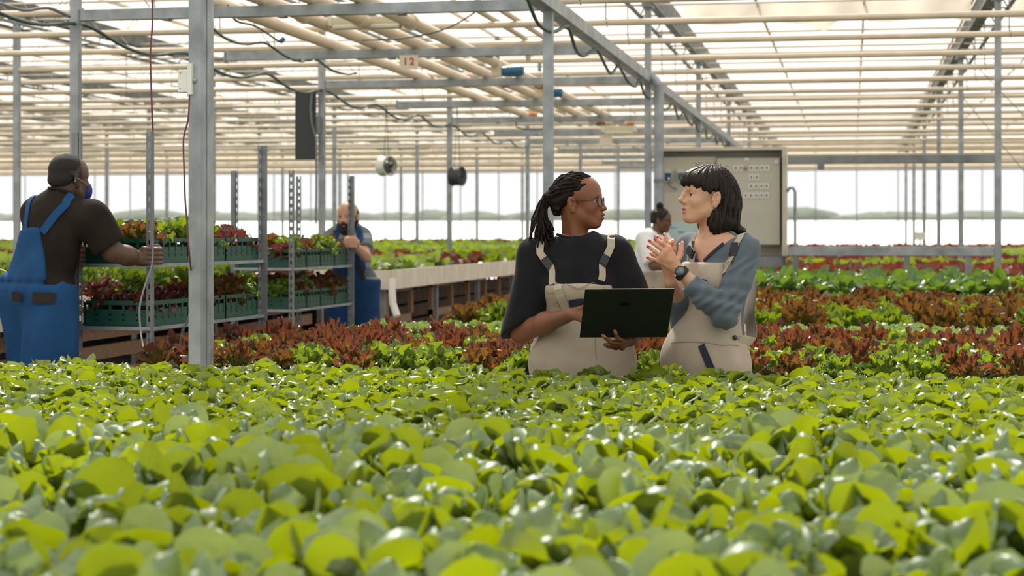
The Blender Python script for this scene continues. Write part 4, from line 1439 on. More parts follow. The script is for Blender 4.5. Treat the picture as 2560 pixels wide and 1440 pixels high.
def surf(F, vox, lo=None, hi=None, pad=0.02):
    """surface nets on a sparse block grid -> verts, quads"""
    B = 8
    lo = npv(F.bb[0] - pad if lo is None else lo); hi = npv(F.bb[1] + pad if hi is None else hi)
    nb = np.maximum(1, np.ceil((hi - lo) / vox / B)).astype(int)
    n = nb * B
    ci = np.stack(np.meshgrid(*[np.arange(k) for k in nb], indexing='ij'), -1).reshape(-1, 3)
    cen = lo + (ci * B + (B - 1) / 2).astype(np.float32) * vox
    dc = F.ev(cen.astype(np.float32))
    act = np.abs(dc) < vox * B * 0.87 * 1.5 + 0.006
    G = np.repeat(np.repeat(np.repeat(np.where(dc > 0, 1.0, -1.0).astype(np.float32).reshape(nb), B, 0), B, 1), B, 2)
    loc = np.stack(np.meshgrid(*[np.arange(B)] * 3, indexing='ij'), -1).reshape(-1, 3)
    ai = ci[act]
    CH = 700
    for c0 in range(0, len(ai), CH):
        blk = ai[c0:c0 + CH]
        idx = (blk[:, None, :] * B + loc[None]).reshape(-1, 3)
        d = F.ev((lo + idx.astype(np.float32) * vox).astype(np.float32))
        G[idx[:, 0], idx[:, 1], idx[:, 2]] = d
    S = G < 0
    cnt = np.zeros(n - 1, dtype=np.int8)
    for dx in (0, 1):
        for dy in (0, 1):
            for dz in (0, 1):
                cnt += S[dx:n[0] - 1 + dx, dy:n[1] - 1 + dy, dz:n[2] - 1 + dz]
    cells = np.argwhere((cnt > 0) & (cnt < 8))
    if len(cells) == 0: return np.zeros((0, 3)), np.zeros((0, 4), int)
    acc = np.zeros((len(cells), 3)); num = np.zeros(len(cells))
    cor = [(0, 0, 0), (1, 0, 0), (0, 1, 0), (1, 1, 0), (0, 0, 1), (1, 0, 1), (0, 1, 1), (1, 1, 1)]
    vals = [G[cells[:, 0] + a, cells[:, 1] + b, cells[:, 2] + c] for a, b, c in cor]
    for i in range(8):
        for ax in range(3):
            j = i | (1 << ax)
            if j == i: continue
            a, b = vals[i], vals[j]
            m = (a < 0) != (b < 0)
            t = np.where(m, a / np.where(m, a - b, 1), 0)
            o = np.array(cor[i], float)[None].repeat(len(cells), 0)
            o[:, ax] += t
            acc[m] += o[m]; num[m] += 1
    verts = lo + (cells + acc / num[:, None]) * vox
    index = -np.ones(n - 1, dtype=np.int64)
    index[cells[:, 0], cells[:, 1], cells[:, 2]] = np.arange(len(cells))
    quads = []
    for ax in range(3):
        sl0 = [slice(None)] * 3; sl1 = [slice(None)] * 3
        sl0[ax] = slice(0, n[ax] - 1); sl1[ax] = slice(1, n[ax])
        s0, s1 = S[tuple(sl0)], S[tuple(sl1)]
        e = np.argwhere(s0 != s1)
        u, v = (ax + 1) % 3, (ax + 2) % 3
        e = e[(e[:, u] > 0) & (e[:, v] > 0) & (e[:, u] < n[u] - 1) & (e[:, v] < n[v] - 1)]
        def at(du, dv):
            q = e.copy(); q[:, u] += du; q[:, v] += dv
            return index[q[:, 0], q[:, 1], q[:, 2]]
        q = np.stack([at(-1, -1), at(0, -1), at(0, 0), at(-1, 0)], -1)
        flip = ~s0[e[:, 0], e[:, 1], e[:, 2]]
        q[flip] = q[flip][:, ::-1]
        quads.append(q)
    quads = np.concatenate(quads)
    quads = quads[(quads >= 0).all(1)]
    return verts, quads


def sdf_mesh(name, pieces, mats, origin, color=None, smooth_it=1):
    """pieces: list of (verts, quads, material index); origin subtracted; color(verts)->rgb per vertex"""
    vs = np.concatenate([p[0] for p in pieces]); qs = []; mi = []
    b = 0
    for v, q, k in pieces:
        qs.append(q + b); mi += [k] * len(q); b += len(v)
    qs = np.concatenate(qs)
    for _ in range(smooth_it):
        acc = np.zeros_like(vs); cnt = np.zeros(len(vs))
        for i in range(4):
            a, c = qs[:, i], qs[:, (i + 1) % 4]
            np.add.at(acc, a, vs[c]); np.add.at(cnt, a, 1)
            np.add.at(acc, c, vs[a]); np.add.at(cnt, c, 1)
        vs = vs * 0.5 + 0.5 * acc / np.maximum(cnt, 1)[:, None]
    me = bpy.data.meshes.new(name)
    vv = (vs - np.asarray(origin)).astype(np.float32)
    me.vertices.add(len(vv)); me.vertices.foreach_set('co', vv.ravel())
    me.loops.add(len(qs) * 4); me.loops.foreach_set('vertex_index', qs.astype(np.int32).ravel())
    me.polygons.add(len(qs)); me.polygons.foreach_set('loop_start', np.arange(0, len(qs) * 4, 4, dtype=np.int32))
    me.polygons.foreach_set('material_index', np.array(mi, dtype=np.int32))
    me.polygons.foreach_set('use_smooth', np.ones(len(qs), dtype=bool))
    for m_ in (mats if isinstance(mats, (list, tuple)) else [mats]): me.materials.append(m_)
    if color is not None:
        at = me.attributes.new('tint', 'FLOAT_COLOR', 'POINT')
        c = np.concatenate([color(vs), np.ones((len(vs), 1))], 1).astype(np.float32)
        at.data.foreach_set('color', c.ravel())
    me.update(calc_edges=True); me.validate()
    return me


def frame(fwd, up=(0, 0, 1)):
    """3x3 with columns forward, left, up"""
    f = Vector(fwd).normalized(); u = Vector(up)
    l = u.cross(f).normalized(); u = f.cross(l)
    return np.array([[f.x, l.x, u.x], [f.y, l.y, u.y], [f.z, l.z, u.z]], dtype=np.float32)


def skin_mat(name, rough=0.48, sss=0.12):
    if name in MATS: return MATS[name]
    m_ = bpy.data.materials.new(name); m_.use_nodes = True
    nt = m_.node_tree; b = nt.nodes['Principled BSDF']
    at = nt.nodes.new('ShaderNodeAttribute'); at.attribute_name = 'tint'
    tc = nt.nodes.new('ShaderNodeTexCoord'); ns = nt.nodes.new('ShaderNodeTexNoise')
    ns.inputs['Scale'].default_value = 45; ns.inputs['Detail'].default_value = 4
    nt.links.new(tc.outputs['Object'], ns.inputs['Vector'])
    mr = nt.nodes.new('ShaderNodeMapRange'); mr.inputs['To Min'].default_value = 0.86; mr.inputs['To Max'].default_value = 1.12
    nt.links.new(ns.outputs['Fac'], mr.inputs['Value'])
    mx = nt.nodes.new('ShaderNodeVectorMath'); mx.operation = 'SCALE'
    nt.links.new(at.outputs['Color'], mx.inputs[0]); nt.links.new(mr.outputs[0], mx.inputs['Scale'])
    nt.links.new(mx.outputs[0], b.inputs['Base Color'])
    b.inputs['Roughness'].default_value = rough
    b.inputs['Specular IOR Level'].default_value = 0.4
    if sss:
        b.inputs['Subsurface Weight'].default_value = sss
        b.inputs['Subsurface Radius'].default_value = (0.010, 0.004, 0.002)
        b.inputs['Subsurface Scale'].default_value = 1.0
    MATS[name] = m_
    return m_


SKIN = skin_mat('skin')


def hair_mat(name, c1, c2, rough=0.38, scale=(90, 90, 6), spec=0.5):
    return mat(name, c1, rough=rough, var=0.0, col2=c2, scale=1.0, stretch=scale, bump=0.5, bscale=1.0, spec=spec)


# ---------------------------------------------------------------- heads
def lp(c, R, x, y, z, s=1.0):
    """head-local (forward, left, up) -> frame"""
    return npv(c) + (np.asarray(R) @ V3(x, y, z)) * s


def head_field(c, R, s=1.0, nose=1.0, lips=1.0, jaw=1.0, chin=0.0, open_=0.003, noseup=0.0, lipx=0.0):
    F = Field()
    q = lambda x, y, z: lp(c, R, x, y, z, s)
    e = lambda x, y, z, rx, ry, rz, k=0.02, mode='u', RR=None: F.ell(q(x, y, z), (rx * s, ry * s, rz * s), R if RR is None else RR, k, mode)
    e(-.010, 0, .044, .096, .075, .081, 0)
    e(.034, 0, .045, .057, .062, .060, .03)
    e(.044, 0, -.022, .046, .056, .074, .03)
    for y in (-1, 1):
        F.cone(q(-.004, y * .050, -.036), q(.066, y * .018 * jaw, -.084 + chin), .020 * s, .016 * s, .03)
        e(.058, y * .036, -.014, .024, .022, .024, .02)
        F.cone(q(.083, y * .012, .031), q(.066, y * .042, .028), .0105 * s, .010 * s, .014)
    e(.0, 0, -.045, .05, .045, .04, .03)
    e(.076, 0, -.082 + chin, .018, .020, .017, .02)
    # mouth block
    e(.078 + lipx * .8, 0, -.048, .020, .028, .026, .016)
    for y in (-1, 1): F.ell(q(.095, y * .032, .012), (.017 * s, .017 * s, .013 * s), R, .012 * s, 's')
    # eye lids
    for y in (-1, 1):
        F.ell(q(.0735, y * .0315, .012), (.0136 * s, .0136 * s, .0125 * s), R, .004 * s, 'u')
        F.ell(q(.0815, y * .0365, .0112), (.0130 * s, .0125 * s, .0034 * s), R, .001, 's')
    # nose
    F.chain([q(.087, 0, .030), q(.098, 0, .010 + noseup * .7), q(.1085 + .004 * (nose - 1), 0, -.014 + noseup)], [.007 * s, .0078 * s, .0092 * s], .010 * s)
    e(.1105 + .004 * (nose - 1), 0, -.0155 + noseup, .0088, .0095, .0085, .006)
    for y in (-1, 1):
        e(.0975, y * .0115 * nose, -.0195, .0105, .0068, .0072, .006)
        e(.088, y * .013, -.016, .012, .010, .012, .010)
    F.cone(q(.098, 0, -.024), q(.090, 0, -.034), .006 * s, .006 * s, .008)
    # lips
    e(.0935 + lipx, 0, -.0445, .0095 * lips, .0215, .0062 * lips, .005)
    e(.0910 + lipx, 0, -.0575 - open_ * .8, .0095 * lips, .0195, .0070 * lips, .005)
    e(.103 + lipx, 0, -.0508 - open_ * .4, .014, .0185, .0008 + open_, .002, 's')
    # ears
    for y in (-1, 1):
        a = 0.22
        RR = np.asarray(R) @ np.array([[math.cos(a), 0, -math.sin(a)], [0, 1, 0], [math.sin(a), 0, math.cos(a)]], dtype=np.float32)
        e(-.010, y * .0800, .002, .0190, .0085, .0310, .004, 'u', RR)
        e(-.004, y * .0885, .003, .0130, .0085, .0215, .0015, 's', RR)
        e(-.011, y * .0830, -.002, .0040, .0060, .0120, .002, 'u', RR)
        e(.006, y * .0790, -.006, .005, .0075, .008, .003, 'u', RR)
        e(-.004, y * .0785, -.027, .0105, .0065, .009, .005, 'u', RR)
    return F


def face_color(c, R, s, skin, lip, brow=None, lips=1.0, open_=0.003, shade=None, brow_z=.033, lipx=0.0):
    skin, lip = np.array(skin), np.array(lip)
    def fn(vs):
        L = ((vs - npv(c)) @ np.asarray(R)) / s
        col = np.repeat(skin[None], len(vs), 0).astype(float)
        inside = (np.linalg.norm(L, axis=1) < .16)
        dl = np.minimum(np.linalg.norm((L - np.array([.097 + lipx, 0, -.0445])) / np.array([.015, .0225, .0075 * lips]), axis=1),
                        np.linalg.norm((L - np.array([.095 + lipx, 0, -.0575 - open_ * .8])) / np.array([.015, .0210, .0085 * lips]), axis=1))
        w = np.clip((1.15 - dl) / 0.3, 0, 1) * inside
        col = col * (1 - w[:, None]) + lip * w[:, None]
        if brow is not None:
            a = np.array([.085, .012, brow_z - .002]); b = np.array([.066, .046, brow_z + .001]); ba = b - a
            M_ = L.copy(); M_[:, 1] = np.abs(M_[:, 1])
            h = np.clip(((M_ - a) @ ba) / (ba @ ba), 0, 1)
            db = np.linalg.norm((M_ - a - h[:, None] * ba) / np.array([2.6, 1, 1]), axis=1)
            w = np.clip((.0052 - db) / .002, 0, 1) * inside * .9
            col = col * (1 - w[:, None]) + np.array(brow) * w[:, None]
        if shade is not None: col = shade(vs, L, col)
        return col
    return fn


EYEW = mat('eye_white', (0.75, 0.72, 0.68), rough=0.15)
IRIS = mat('brown_iris', (0.035, 0.018, 0.010), rough=0.1)


LASH = mat('dark_lash', (0.012, 0.008, 0.007), rough=0.6)


def eyes(c, R, s, parent, org):
    for y in (-1, 1):
        mb = MB()
        cc = Vector(lp(c, R, .0735, y * .0315, .012, s)) - Vector(org)
        f = Vector(np.asarray(R)[:, 0]); rot = f.to_track_quat('Z', 'Y').to_matrix().to_4x4()
        prof = [(.0123 * s * math.sin(math.pi * i / 10), .0123 * s * math.cos(math.pi * i / 10)) for i in range(11)]
        M_ = Matrix.Translation(cc) @ rot
        mb.lathe(prof[3:], 14, 0, M_)
        mb.lathe(prof[:4], 14, 1, M_)
        eo = mb.obj('eye', [EYEW, IRIS], parent)
        mb = MB()
        pts = []
        for k in range(9):
            a = -1.0 + 2.0 * k / 8
            pts.append(Vector(lp(c, R, .0735 + .0142 * math.cos(a) * .98, y * (.0325 + .0142 * math.sin(a)), .0145 + .0018 * math.cos(a * 1.5) - .0022 * (k / 8), s)) - Vector(org))
        mb.tube(pts, .0011 * s, 5)
        mb.obj('eyelash', LASH, eo)


def finger(F, pts, r0, r1, k=0.004):
    n = len(pts)
    F.chain(pts, [r0 + (r1 - r0) * i / (n - 1) for i in range(n)], k)


def hand_field(F, wrist, mcps, tips_mid, thumb, r=0.0085, k=0.010, wr=0.022, palm_r=0.0105):
    """mcps: 4 knuckles; tips_mid: 4 lists of points after the knuckle; thumb: points from the palm side"""
    for m_ in mcps: F.cone(wrist, m_, wr * 0.72, palm_r, k)
    for i in range(3): F.cone(mcps[i], mcps[i + 1], palm_r * .95, palm_r * .95, k)
    mid = (npv(wrist) + npv(mcps[1]) + npv(mcps[2])) / 3
    for i in range(3): F.cone(mid, (npv(mcps[i]) + npv(mcps[i + 1])) / 2, palm_r * 1.1, palm_r, k)
    rr = [r, r * 1.03, r * .97, r * .84]
    for i in range(4): finger(F, [mcps[i]] + list(tips_mid[i]), rr[i] * 1.08, rr[i] * .80)
    finger(F, thumb, r * 1.45, r * .95, .008)


def cloth_noise(amp, freq, seed=0):
    rg = np.random.default_rng(seed)
    K = rg.normal(0, 1, (7, 3)) * freq; ph = rg.uniform(0, 6.28, 7)
    K = K.astype(np.float32); ph = ph.astype(np.float32)
    def fn(P):
        d = np.zeros(len(P), dtype=np.float32)
        for i in range(7):
            w = P @ K[i] + ph[i]
            d += np.sin(w + 0.8 * np.sin(w * .53 + i))
        return amp * d / 3.0
    return fn


def strap(F, pts, w, th, off=0.002, n=10):
    """points near the surface -> ribbon laid on it"""
    pts = [npv(p) for p in pts]
    ts = np.linspace(0, len(pts) - 1, n)
    P = np.array([pts[min(int(t), len(pts) - 2)] * (1 - (t - min(int(t), len(pts) - 2))) + pts[min(int(t), len(pts) - 2) + 1] * (t - min(int(t), len(pts) - 2)) for t in ts], dtype=np.float32)
    Q, N = F.project(P, off=off)
    return Q, N


def collar_ring(T, c, rx, ry, off, n=30, z1=.12, z0=-.12):
    """points where an upright cylinder round the neck meets the cloth"""
    pts = []
    for k in range(n):
        a = 2 * math.pi * k / n
        zz = np.linspace(c[2] + z1, c[2] + z0, 121)
        q3 = np.stack([np.full(121, c[0] + rx * math.cos(a)), np.full(121, c[1] + ry * math.sin(a)), zz], -1).astype(np.float32)
        pts.append(q3[np.argmax(T.ev(q3) < off)])
    pts = np.array(pts); med = np.median(pts[:, 2])
    pts[:, 2] = np.clip(pts[:, 2], med - .04, med + .022)
    for _ in range(3): pts = .25 * np.roll(pts, 1, 0) + .5 * pts + .25 * np.roll(pts, -1, 0)
    return pts
# ================================================================ people: two women in tan overalls
C = lambda px, py, d: npv(pix(px, py, d))


def person_root(label, px, d, name='person'):
    b = pix(px, 583, d); base = (b.x, b.y, 0.0)
    o = empty(name, cw(*base), YAW, label, 'person')
    return o, np.array(base, dtype=np.float32)


TAN = mat('tan_cotton_twill', (0.40, 0.34, 0.265), rough=0.85, var=0.10, scale=9, bump=0.12, bscale=420, spec=0.2, sheen=0.1)
NAVY = mat('navy_tape', (0.02, 0.022, 0.04), rough=0.8)
BLACKTEE = mat('black_cotton', (0.010, 0.010, 0.012), rough=0.9, var=0.2, scale=12, bump=0.06, bscale=300, spec=0.15, sheen=0.08)
GREYBLUE = mat('heather_grey_blue_jersey', (0.10, 0.125, 0.15), rough=0.9, var=0.10, scale=240, bump=0.06, bscale=300, spec=0.15, sheen=0.15)
BUCKLE = mat('black_buckle_plastic', (0.015, 0.017, 0.020), rough=0.35)
HAIRB = hair_mat('black_brown_hair', (0.005, 0.004, 0.004), (0.020, 0.010, 0.007), rough=0.42, spec=0.22)
LOCS = mat('dark_locs', (0.005, 0.004, 0.004), rough=0.7, col2=(0.022, 0.012, 0.008), scale=60, bump=0.5, bscale=220, spec=0.15)
NAIL = mat('red_nail_polish', (0.35, 0.008, 0.03), rough=0.2, spec=0.6)
NAILN = mat('natural_nail', (0.42, 0.22, 0.14), rough=0.3)
LENS = None


def side_buckle(par, org, Q, N, i, w=0.034, h=0.058):
    """black side-release buckle on a strap at index i"""
    t = (Vector(Q[min(i + 1, len(Q) - 1)]) - Vector(Q[max(i - 1, 0)])).normalized()
    n = Vector(N[i]).normalized(); n = (n - t * n.dot(t)).normalized(); sd = t.cross(n)
    M_ = Matrix((sd, t, n)).transposed()
    c = Vector(Q[i]) - Vector(org) + n * 0.006
    mb = MB()
    mb.cbox(c, (w, h * .62, .009), 0, M_)
    mb.cbox(c + t * h * .40, (w, h * .10, .008), 0, M_)
    mb.cbox(c + t * h * .36 + sd * w * .42, (w * .16, h * .2, .008), 0, M_)
    mb.cbox(c + t * h * .36 - sd * w * .42, (w * .16, h * .2, .008), 0, M_)
    mb.cbox(c - t * h * .40, (w * .9, h * .14, .007), 0, M_)
    mb.obj('buckle', BUCKLE, par, bevel=0.0015)


def nail(par, org, tip, direction, outward, mt, w=0.009, L=0.012):
    d = Vector(direction).normalized(); o_ = Vector(outward); o_ = (o_ - d * o_.dot(d)).normalized(); s_ = d.cross(o_)
    mb = MB(); vs, fs = [], []
    for j in range(5):
        u = j / 4
        for i in range(5):
            a = (i / 4 - .5) * 2.0
            ww = w * .5 * (1 - .35 * max(0, u - .6) / .4)
            vs.append(Vector(tip) - Vector(org) + d * (L * (u - .75)) + s_ * (math.sin(a) * ww / math.sin(1)) + o_ * (math.cos(a) * .0035 + .0042))
    for j in range(4):
        for i in range(4): fs.append((j * 5 + i, j * 5 + i + 1, (j + 1) * 5 + i + 1, (j + 1) * 5 + i))
    mb.add(vs, fs, 0, True)
    mb.obj('fingernail', mt, par)


# ---------------------------------------------------------------- woman with laptop
def woman_laptop():
    root, org = person_root('woman in black tee and tan overalls with tied-back locs, holding an open laptop', 1450, 7.45)
    D = 7.45
    xc = C(1442, 583, D)[0]
    hc = C(1446, 511, D)
    R = frame((math.cos(.26), -math.sin(.26), 0.02))
    # torso (skin under the clothes)
    T = Field()
    T.ell((xc + .005, D, 1.205), (.150, .100, .175), None, 0)
    T.ell((xc + .02, D, 1.01), (.135, .100, .17), None, .05)
    T.ell((xc + .028, D + .01, .875), (.185, .125, .15), None, .06)
    S1, S2 = C(1340, 640, D), C(1538, 634, D)
    T.cone(S1, S2, .052, .052, .05)
    T.cone((xc - .06, D - .085, 1.16), (xc - .05, D - .07, 1.19), .05, .05, .05)
    T.cone((xc + .07, D - .085, 1.16), (xc + .06, D - .07, 1.19), .05, .05, .05)
    T.cone((xc, D + .01, 1.29), (xc + .0, D, 1.33), .075, .06, .05)
    for sx in (-1, 1):
        T.cone((xc + .028 + sx * .095, D + .01, .84), (xc + .028 + sx * .10, D, .47), .10, .07, .05)
        T.cone((xc + .028 + sx * .10, D, .47), (xc + .028 + sx * .10, D + .02, .09), .065, .045, .03)
        T.cone((xc + .028 + sx * .10, D + .03, .045), (xc + .028 + sx * .11, D - .14, .035), .042, .033, .03)
    # arms
    E1, W1 = C(1304, 828, 7.42), C(1428, 786, 7.17)
    E2, W2 = C(1590, 800, 7.40), C(1575, 850, 7.08)
    A = Field()
    A.chain([S1, E1], [.052, .042], 0); A.chain([E1, (E1 + W1) / 2, W1], [.044, .041, .026], .03)
    A.chain([S2, E2], [.052, .042], 0); A.chain([E2, (E2 + W2) / 2, W2], [.043, .040, .026], .03)
    # typing hand
    H = Field()
    H.cone((E1 + W1) / 2, W1, .041, .026, 0)
    mc = [C(1462, 778, 7.07), C(1466, 786, 7.055), C(1466, 795, 7.05), C(1462, 803, 7.055)]
    tm = [[C(1482, 784, 7.02), C(1489, 803, 6.99)], [C(1487, 792, 7.0), C(1494, 812, 6.98)], [C(1485, 803, 7.0), C(1491, 820, 6.985)], [C(1479, 812, 7.01), C(1484, 824, 7.0)]]
    hand_field(H, W1, mc, tm, [C(1440, 776, 7.14), C(1462, 768, 7.06), C(1480, 775, 7.01)])
    # supporting hand under the laptop
    K = Field()
    K.cone((E2 + W2) / 2, W2, .040, .026, 0)
    mc2 = [C(1556, 851, 6.955), C(1549, 857, 6.95), C(1551, 864, 6.97), C(1555, 869, 7.0)]
    tm2 = [[C(1544, 846, 6.888), C(1537, 827, 6.862)], [C(1527, 855, 6.895), C(1507, 839, 6.866)], [C(1525, 862, 6.93), C(1512, 862, 6.96)], [C(1532, 868, 6.97), C(1518, 867, 7.0)]]
    hand_field(K, W2, mc2, tm2, [C(1566, 856, 7.03), C(1540, 868, 7.06), C(1522, 866, 7.09)], r=.0088)
    # neck and head
    Hd = head_field(hc, R, 1.0, nose=1.05, lips=1.22, chin=.004, open_=.0018, noseup=-.005, lipx=.006)
    nb = np.array([xc - .005, D + .01, 1.30])
    Hd.cone(lp(hc, R, -.022, 0, -.03), nb, .050, .054, .03)
    for y in (-1, 1): Hd.cone(lp(hc, R, -.018, y * .055, -.035), (xc + .015 * y + .01, D - .045, 1.315), .011, .010, .03)
    Hd.cone(nb, (nb[0], nb[1], 1.24), .056, .09, .04)
    SK, LIP, BROW = (0.195, 0.073, 0.033), (0.14, 0.045, 0.036), (0.02, 0.012, 0.009)
    palm = np.array([0.36, 0.20, 0.13])
    base = face_color(hc, R, 1.0, SK, LIP, BROW, lips=1.2, open_=.0018, lipx=.006)
    pcs = [surf(Hd, .0024, lo=hc - .16 - V3(.02, .02, .12), hi=hc + .17) + (0,), surf(T, .009) + (0,), surf(A, .0045) + (0,), surf(H, .0024) + (0,), surf(K, .0024) + (0,)]
    link('body', sdf_mesh('woman_body', pcs, SKIN, org, base), root)
    for q, a, o_ in ((tm2[0][1], tm2[0][1] - tm2[0][0], (0, -1, .3)), (tm2[1][1], tm2[1][1] - tm2[1][0], (0, -1, .3))):
        nail(root, org, q, a, o_, NAILN, w=.010)
    eyes(hc, R, 1.0, root, org)
    # tee
    TE = Field(); TE.sub(T); TE.shift(.013)
    h1 = C(1300, 835, 7.42); h2 = C(1592, 775, 7.40)
    SL = Field(); SL.chain([S1, (S1 + h1) / 2, h1], [.070, .076, .080], 0)
    SL.plane(C(1302, 822, 7.42), (.42, -.35, -.9))
    SR = Field(); SR.chain([S2, (S2 + h2) / 2, h2], [.066, .072, .074], 0)
    SR.plane(C(1592, 790, 7.40), (.1, -.3, -1))
    TE.sub(SL, 'u', .05).sub(SR, 'u', .05)
    TE.warp(cloth_noise(.0055, 12, 3)); tf = cloth_noise(.004, 28, 4); TE.warp(lambda P: tf(P * V3(1, 1, .35)))
    TE.cone(nb + V3(0, -.012, .12), nb + V3(0.0, -.012, -.06), .077, .077, .004, 's')
    TE.plane((0, 0, .93), (0, 0, -1))
    # hollow sleeve openings
    TE.cone(h1 + V3(.0, .0, .03), h1 + V3(.03, -.03, -.05), .052, .066, .004, 's')
    link('tee_shirt', sdf_mesh('tee_shirt', [surf(TE, .006, hi=V3(xc + .45, D + .3, 1.45), lo=V3(xc - .45, D - .4, .9)) + (0,)], BLACKTEE, org), root)
    # overalls
    O = Field(); O.sub(T); O.shift(.024)
    zt = lambda x: 1.166 + .010 * np.cos((x - xc) * 9)
    def region(P):
        z = P[:, 2]
        hw = np.where(z > 1.05, .140 + (1.16 - z) * .12, .153 + np.clip(1.05 - z, 0, .2) * 1.4)
        bib = np.maximum(np.maximum(np.abs(P[:, 0] - xc - .003) - hw, z - zt(P[:, 0])), P[:, 1] - (D + .02 + np.clip(1.03 - z, -.1, .2)))
        return np.minimum(bib, z - .985)
    O.func(region, 'i', .012)
    fold = cloth_noise(.009, 13, 5); fold2 = cloth_noise(.008, 26, 6)
    O.warp(lambda P: (fold(P) + fold2(P * V3(1, 1, .25))) * np.clip((1.06 - P[:, 2]) / .15, 0.04, 1))
    ov = link('overalls', sdf_mesh('overalls', [surf(O, .006, lo=V3(xc - .35, D - .35, .05), hi=V3(xc + .4, D + .3, 1.22)) + (0,)], TAN, org, smooth_it=2), root)
    ring = collar_ring(T, nb + V3(0, -.012, 0), .078, .078, .012)
    mb = MB(); mb.tube([Vector(q) - Vector(org) for q in ring], .0060, 8, closed=True); mb.obj('collar', BLACKTEE, root)
    # straps, buckles, trims laid on the cloth
    OF = O; OF2 = Field(); OF2.sub(TE)
    def put(pts, w, th, mt, name, F, off=.001, n=12, par=root):
        Q, N = strap(F, pts, w, th, off, n)
        mb = MB(); mb.ribbon([Vector(q) - Vector(org) for q in Q], N, w, th)
        return mb.obj(name, mt, par), Q, N
    z_ = lambda px, py: C(px, py, D - .13)
    for (pts, bi) in (([C(1346, 608, D + .03), z_(1352, 628), z_(1370, 665), z_(1386, 712)], 6), ([C(1532, 598, D + .03), z_(1526, 622), z_(1512, 660), z_(1500, 706)], 6)):
        so, Q, N = put(pts, .030, .003, TAN, 'strap', OF2, .002, 14)
        side_buckle(so, org, Q, N, 7)
    so, Q, N = put([z_(1386, 700), z_(1402, 730), z_(1414, 776)], .034, .004, TAN, 'loose_strap_end', OF, .004)
    put([z_(1398, 748), z_(1404, 776)], .012, .002, NAVY, 'pen_slot', OF, .004, par=ov)
    put([z_(1422, 752), z_(1478, 747)], .020, .002, NAVY, 'pocket_edge', OF, .004, par=ov)
    put([z_(1424, 762), z_(1475, 758)], .020, .0015, NAVY, 'pocket_lining', OF, .003, par=ov)
    put([z_(1356, 733), z_(1440, 722), z_(1527, 727)], .003, .001, mat('tan_stitch', (.30, .24, .18), rough=.9), 'seam', OF, .0045, n=16, par=ov)
    put([z_(1487, 846), z_(1488, 870), z_(1490, 900)], .003, .001, MATS['tan_stitch'], 'seam', OF, .001, n=10, par=ov)
    # hair: tight ridged cap and locs
    HC = Field()
    HC.ell(lp(hc, R, -.012, 0, .048), (.099, .079, .083), R, 0)
    HC.ell(lp(hc, R, -.058, 0, -.005), (.056, .074, .062), R, .03)
    Ri = np.asarray(R)
    kn = lp(hc, R, -.128, .0, .030)
    def ridges(P):
        L = (P - hc) @ Ri
        a = np.arctan2(L[:, 1], L[:, 2] + .03)
        return .0042 * np.sin(a * 15 + 1.5 * np.sin(L[:, 0] * 70))
    HC.warp(ridges)
    def hairline(P):
        L = (P - hc) @ Ri
        return np.maximum(L[:, 0] - (.056 + (L[:, 2] - .10) * .35 - np.clip(.075 - L[:, 2], 0, 1) * .80 + .006 * np.sin(L[:, 1] * 90 + L[:, 2] * 160)), -(L[:, 2] + .060))
    HC.func(hairline, 'i', .012)
    HC.ell(kn, (.024, .026, .026), R, .03)
    hm = link('hair', sdf_mesh('hair_cap', [surf(HC, .003, lo=hc - .2, hi=hc + .18) + (0,)], LOCS, org), root)
    rg = random.Random(4)
    mb = MB()
    for i in range(84):
        a = rg.uniform(0, 6.28); r_ = rg.uniform(.2, 1)
        ex = C(1362 + 38 * r_ * math.cos(a) - (4 if i % 3 else 10), rg.uniform(572, 622), D - .03 + .07 * r_ * math.sin(a))
        p0 = kn + V3(rg.uniform(-.015, .008), rg.uniform(-.02, .02), rg.uniform(-.02, .015))
        p1 = p0 + V3(-.018 - .022 * rg.random(), .02 * math.sin(a), -.03 + .01 * rg.random())
        p2 = p1 * .45 + ex * .55 + V3(-.010 * rg.random(), .015 * math.sin(a), .012)
        pts = []
        for k in range(9):
            t = k / 8
            q = p0 * (1 - t) ** 3 + 3 * p1 * t * (1 - t) ** 2 + 3 * p2 * t * t * (1 - t) + ex * t ** 3
            q = q + V3(math.sin(t * 14 + i) * .0035 * t, math.cos(t * 12 + i * 2) * .0035 * t, 0)
            pts.append(Vector(q) - Vector(org))
        mb.tube(pts, [.0056 * (1 - .35 * k / 8) for k in range(9)], 6)
    for i in range(16):                                   # locs drawn from the hairline to the knot
        y0 = (i / 15 - .5) * 2
        a = y0 * 1.45
        pts = []
        for k in range(8):
            t = k / 7
            x = .062 - .19 * t - abs(y0) * .055 * (1 - t)
            rad_y = .082 * math.sin(a) * (1 - t ** 2.2)
            z = .048 + .086 * math.cos(a) * math.sqrt(max(0.02, 1 - ((x + .012) / .107) ** 2 if x > -.11 else .05)) * (1 - .55 * t ** 2) - .03 * t ** 2
            P0 = lp(hc, R, x, rad_y, z)
            pts.append(P0)
        Q, _ = HC.project(np.array(pts[:-1]), off=.001)
        pp = [Vector(q) - Vector(org) + Vector((0, 0, .0022 * math.sin(k * 2.1 + i))) for k, q in enumerate(Q)] + [Vector(kn) - Vector(org)]
        mb.tube(pp, .0055, 6)
    mb.obj('locs', LOCS, hm)
    # glasses
    GF = mat('tortoise_frame', (0.02, 0.010, 0.007), rough=0.25, col2=(0.09, 0.045, 0.02), scale=60)
    gl = bpy.data.materials.get('clear_lens') or bpy.data.materials.new('clear_lens')
    gl.use_nodes = True; nt = gl.node_tree; nt.nodes.clear()
    o_ = nt.nodes.new('ShaderNodeOutputMaterial'); t_ = nt.nodes.new('ShaderNodeBsdfTransparent'); g_ = nt.nodes.new('ShaderNodeBsdfGlossy'); g_.inputs['Roughness'].default_value = .05
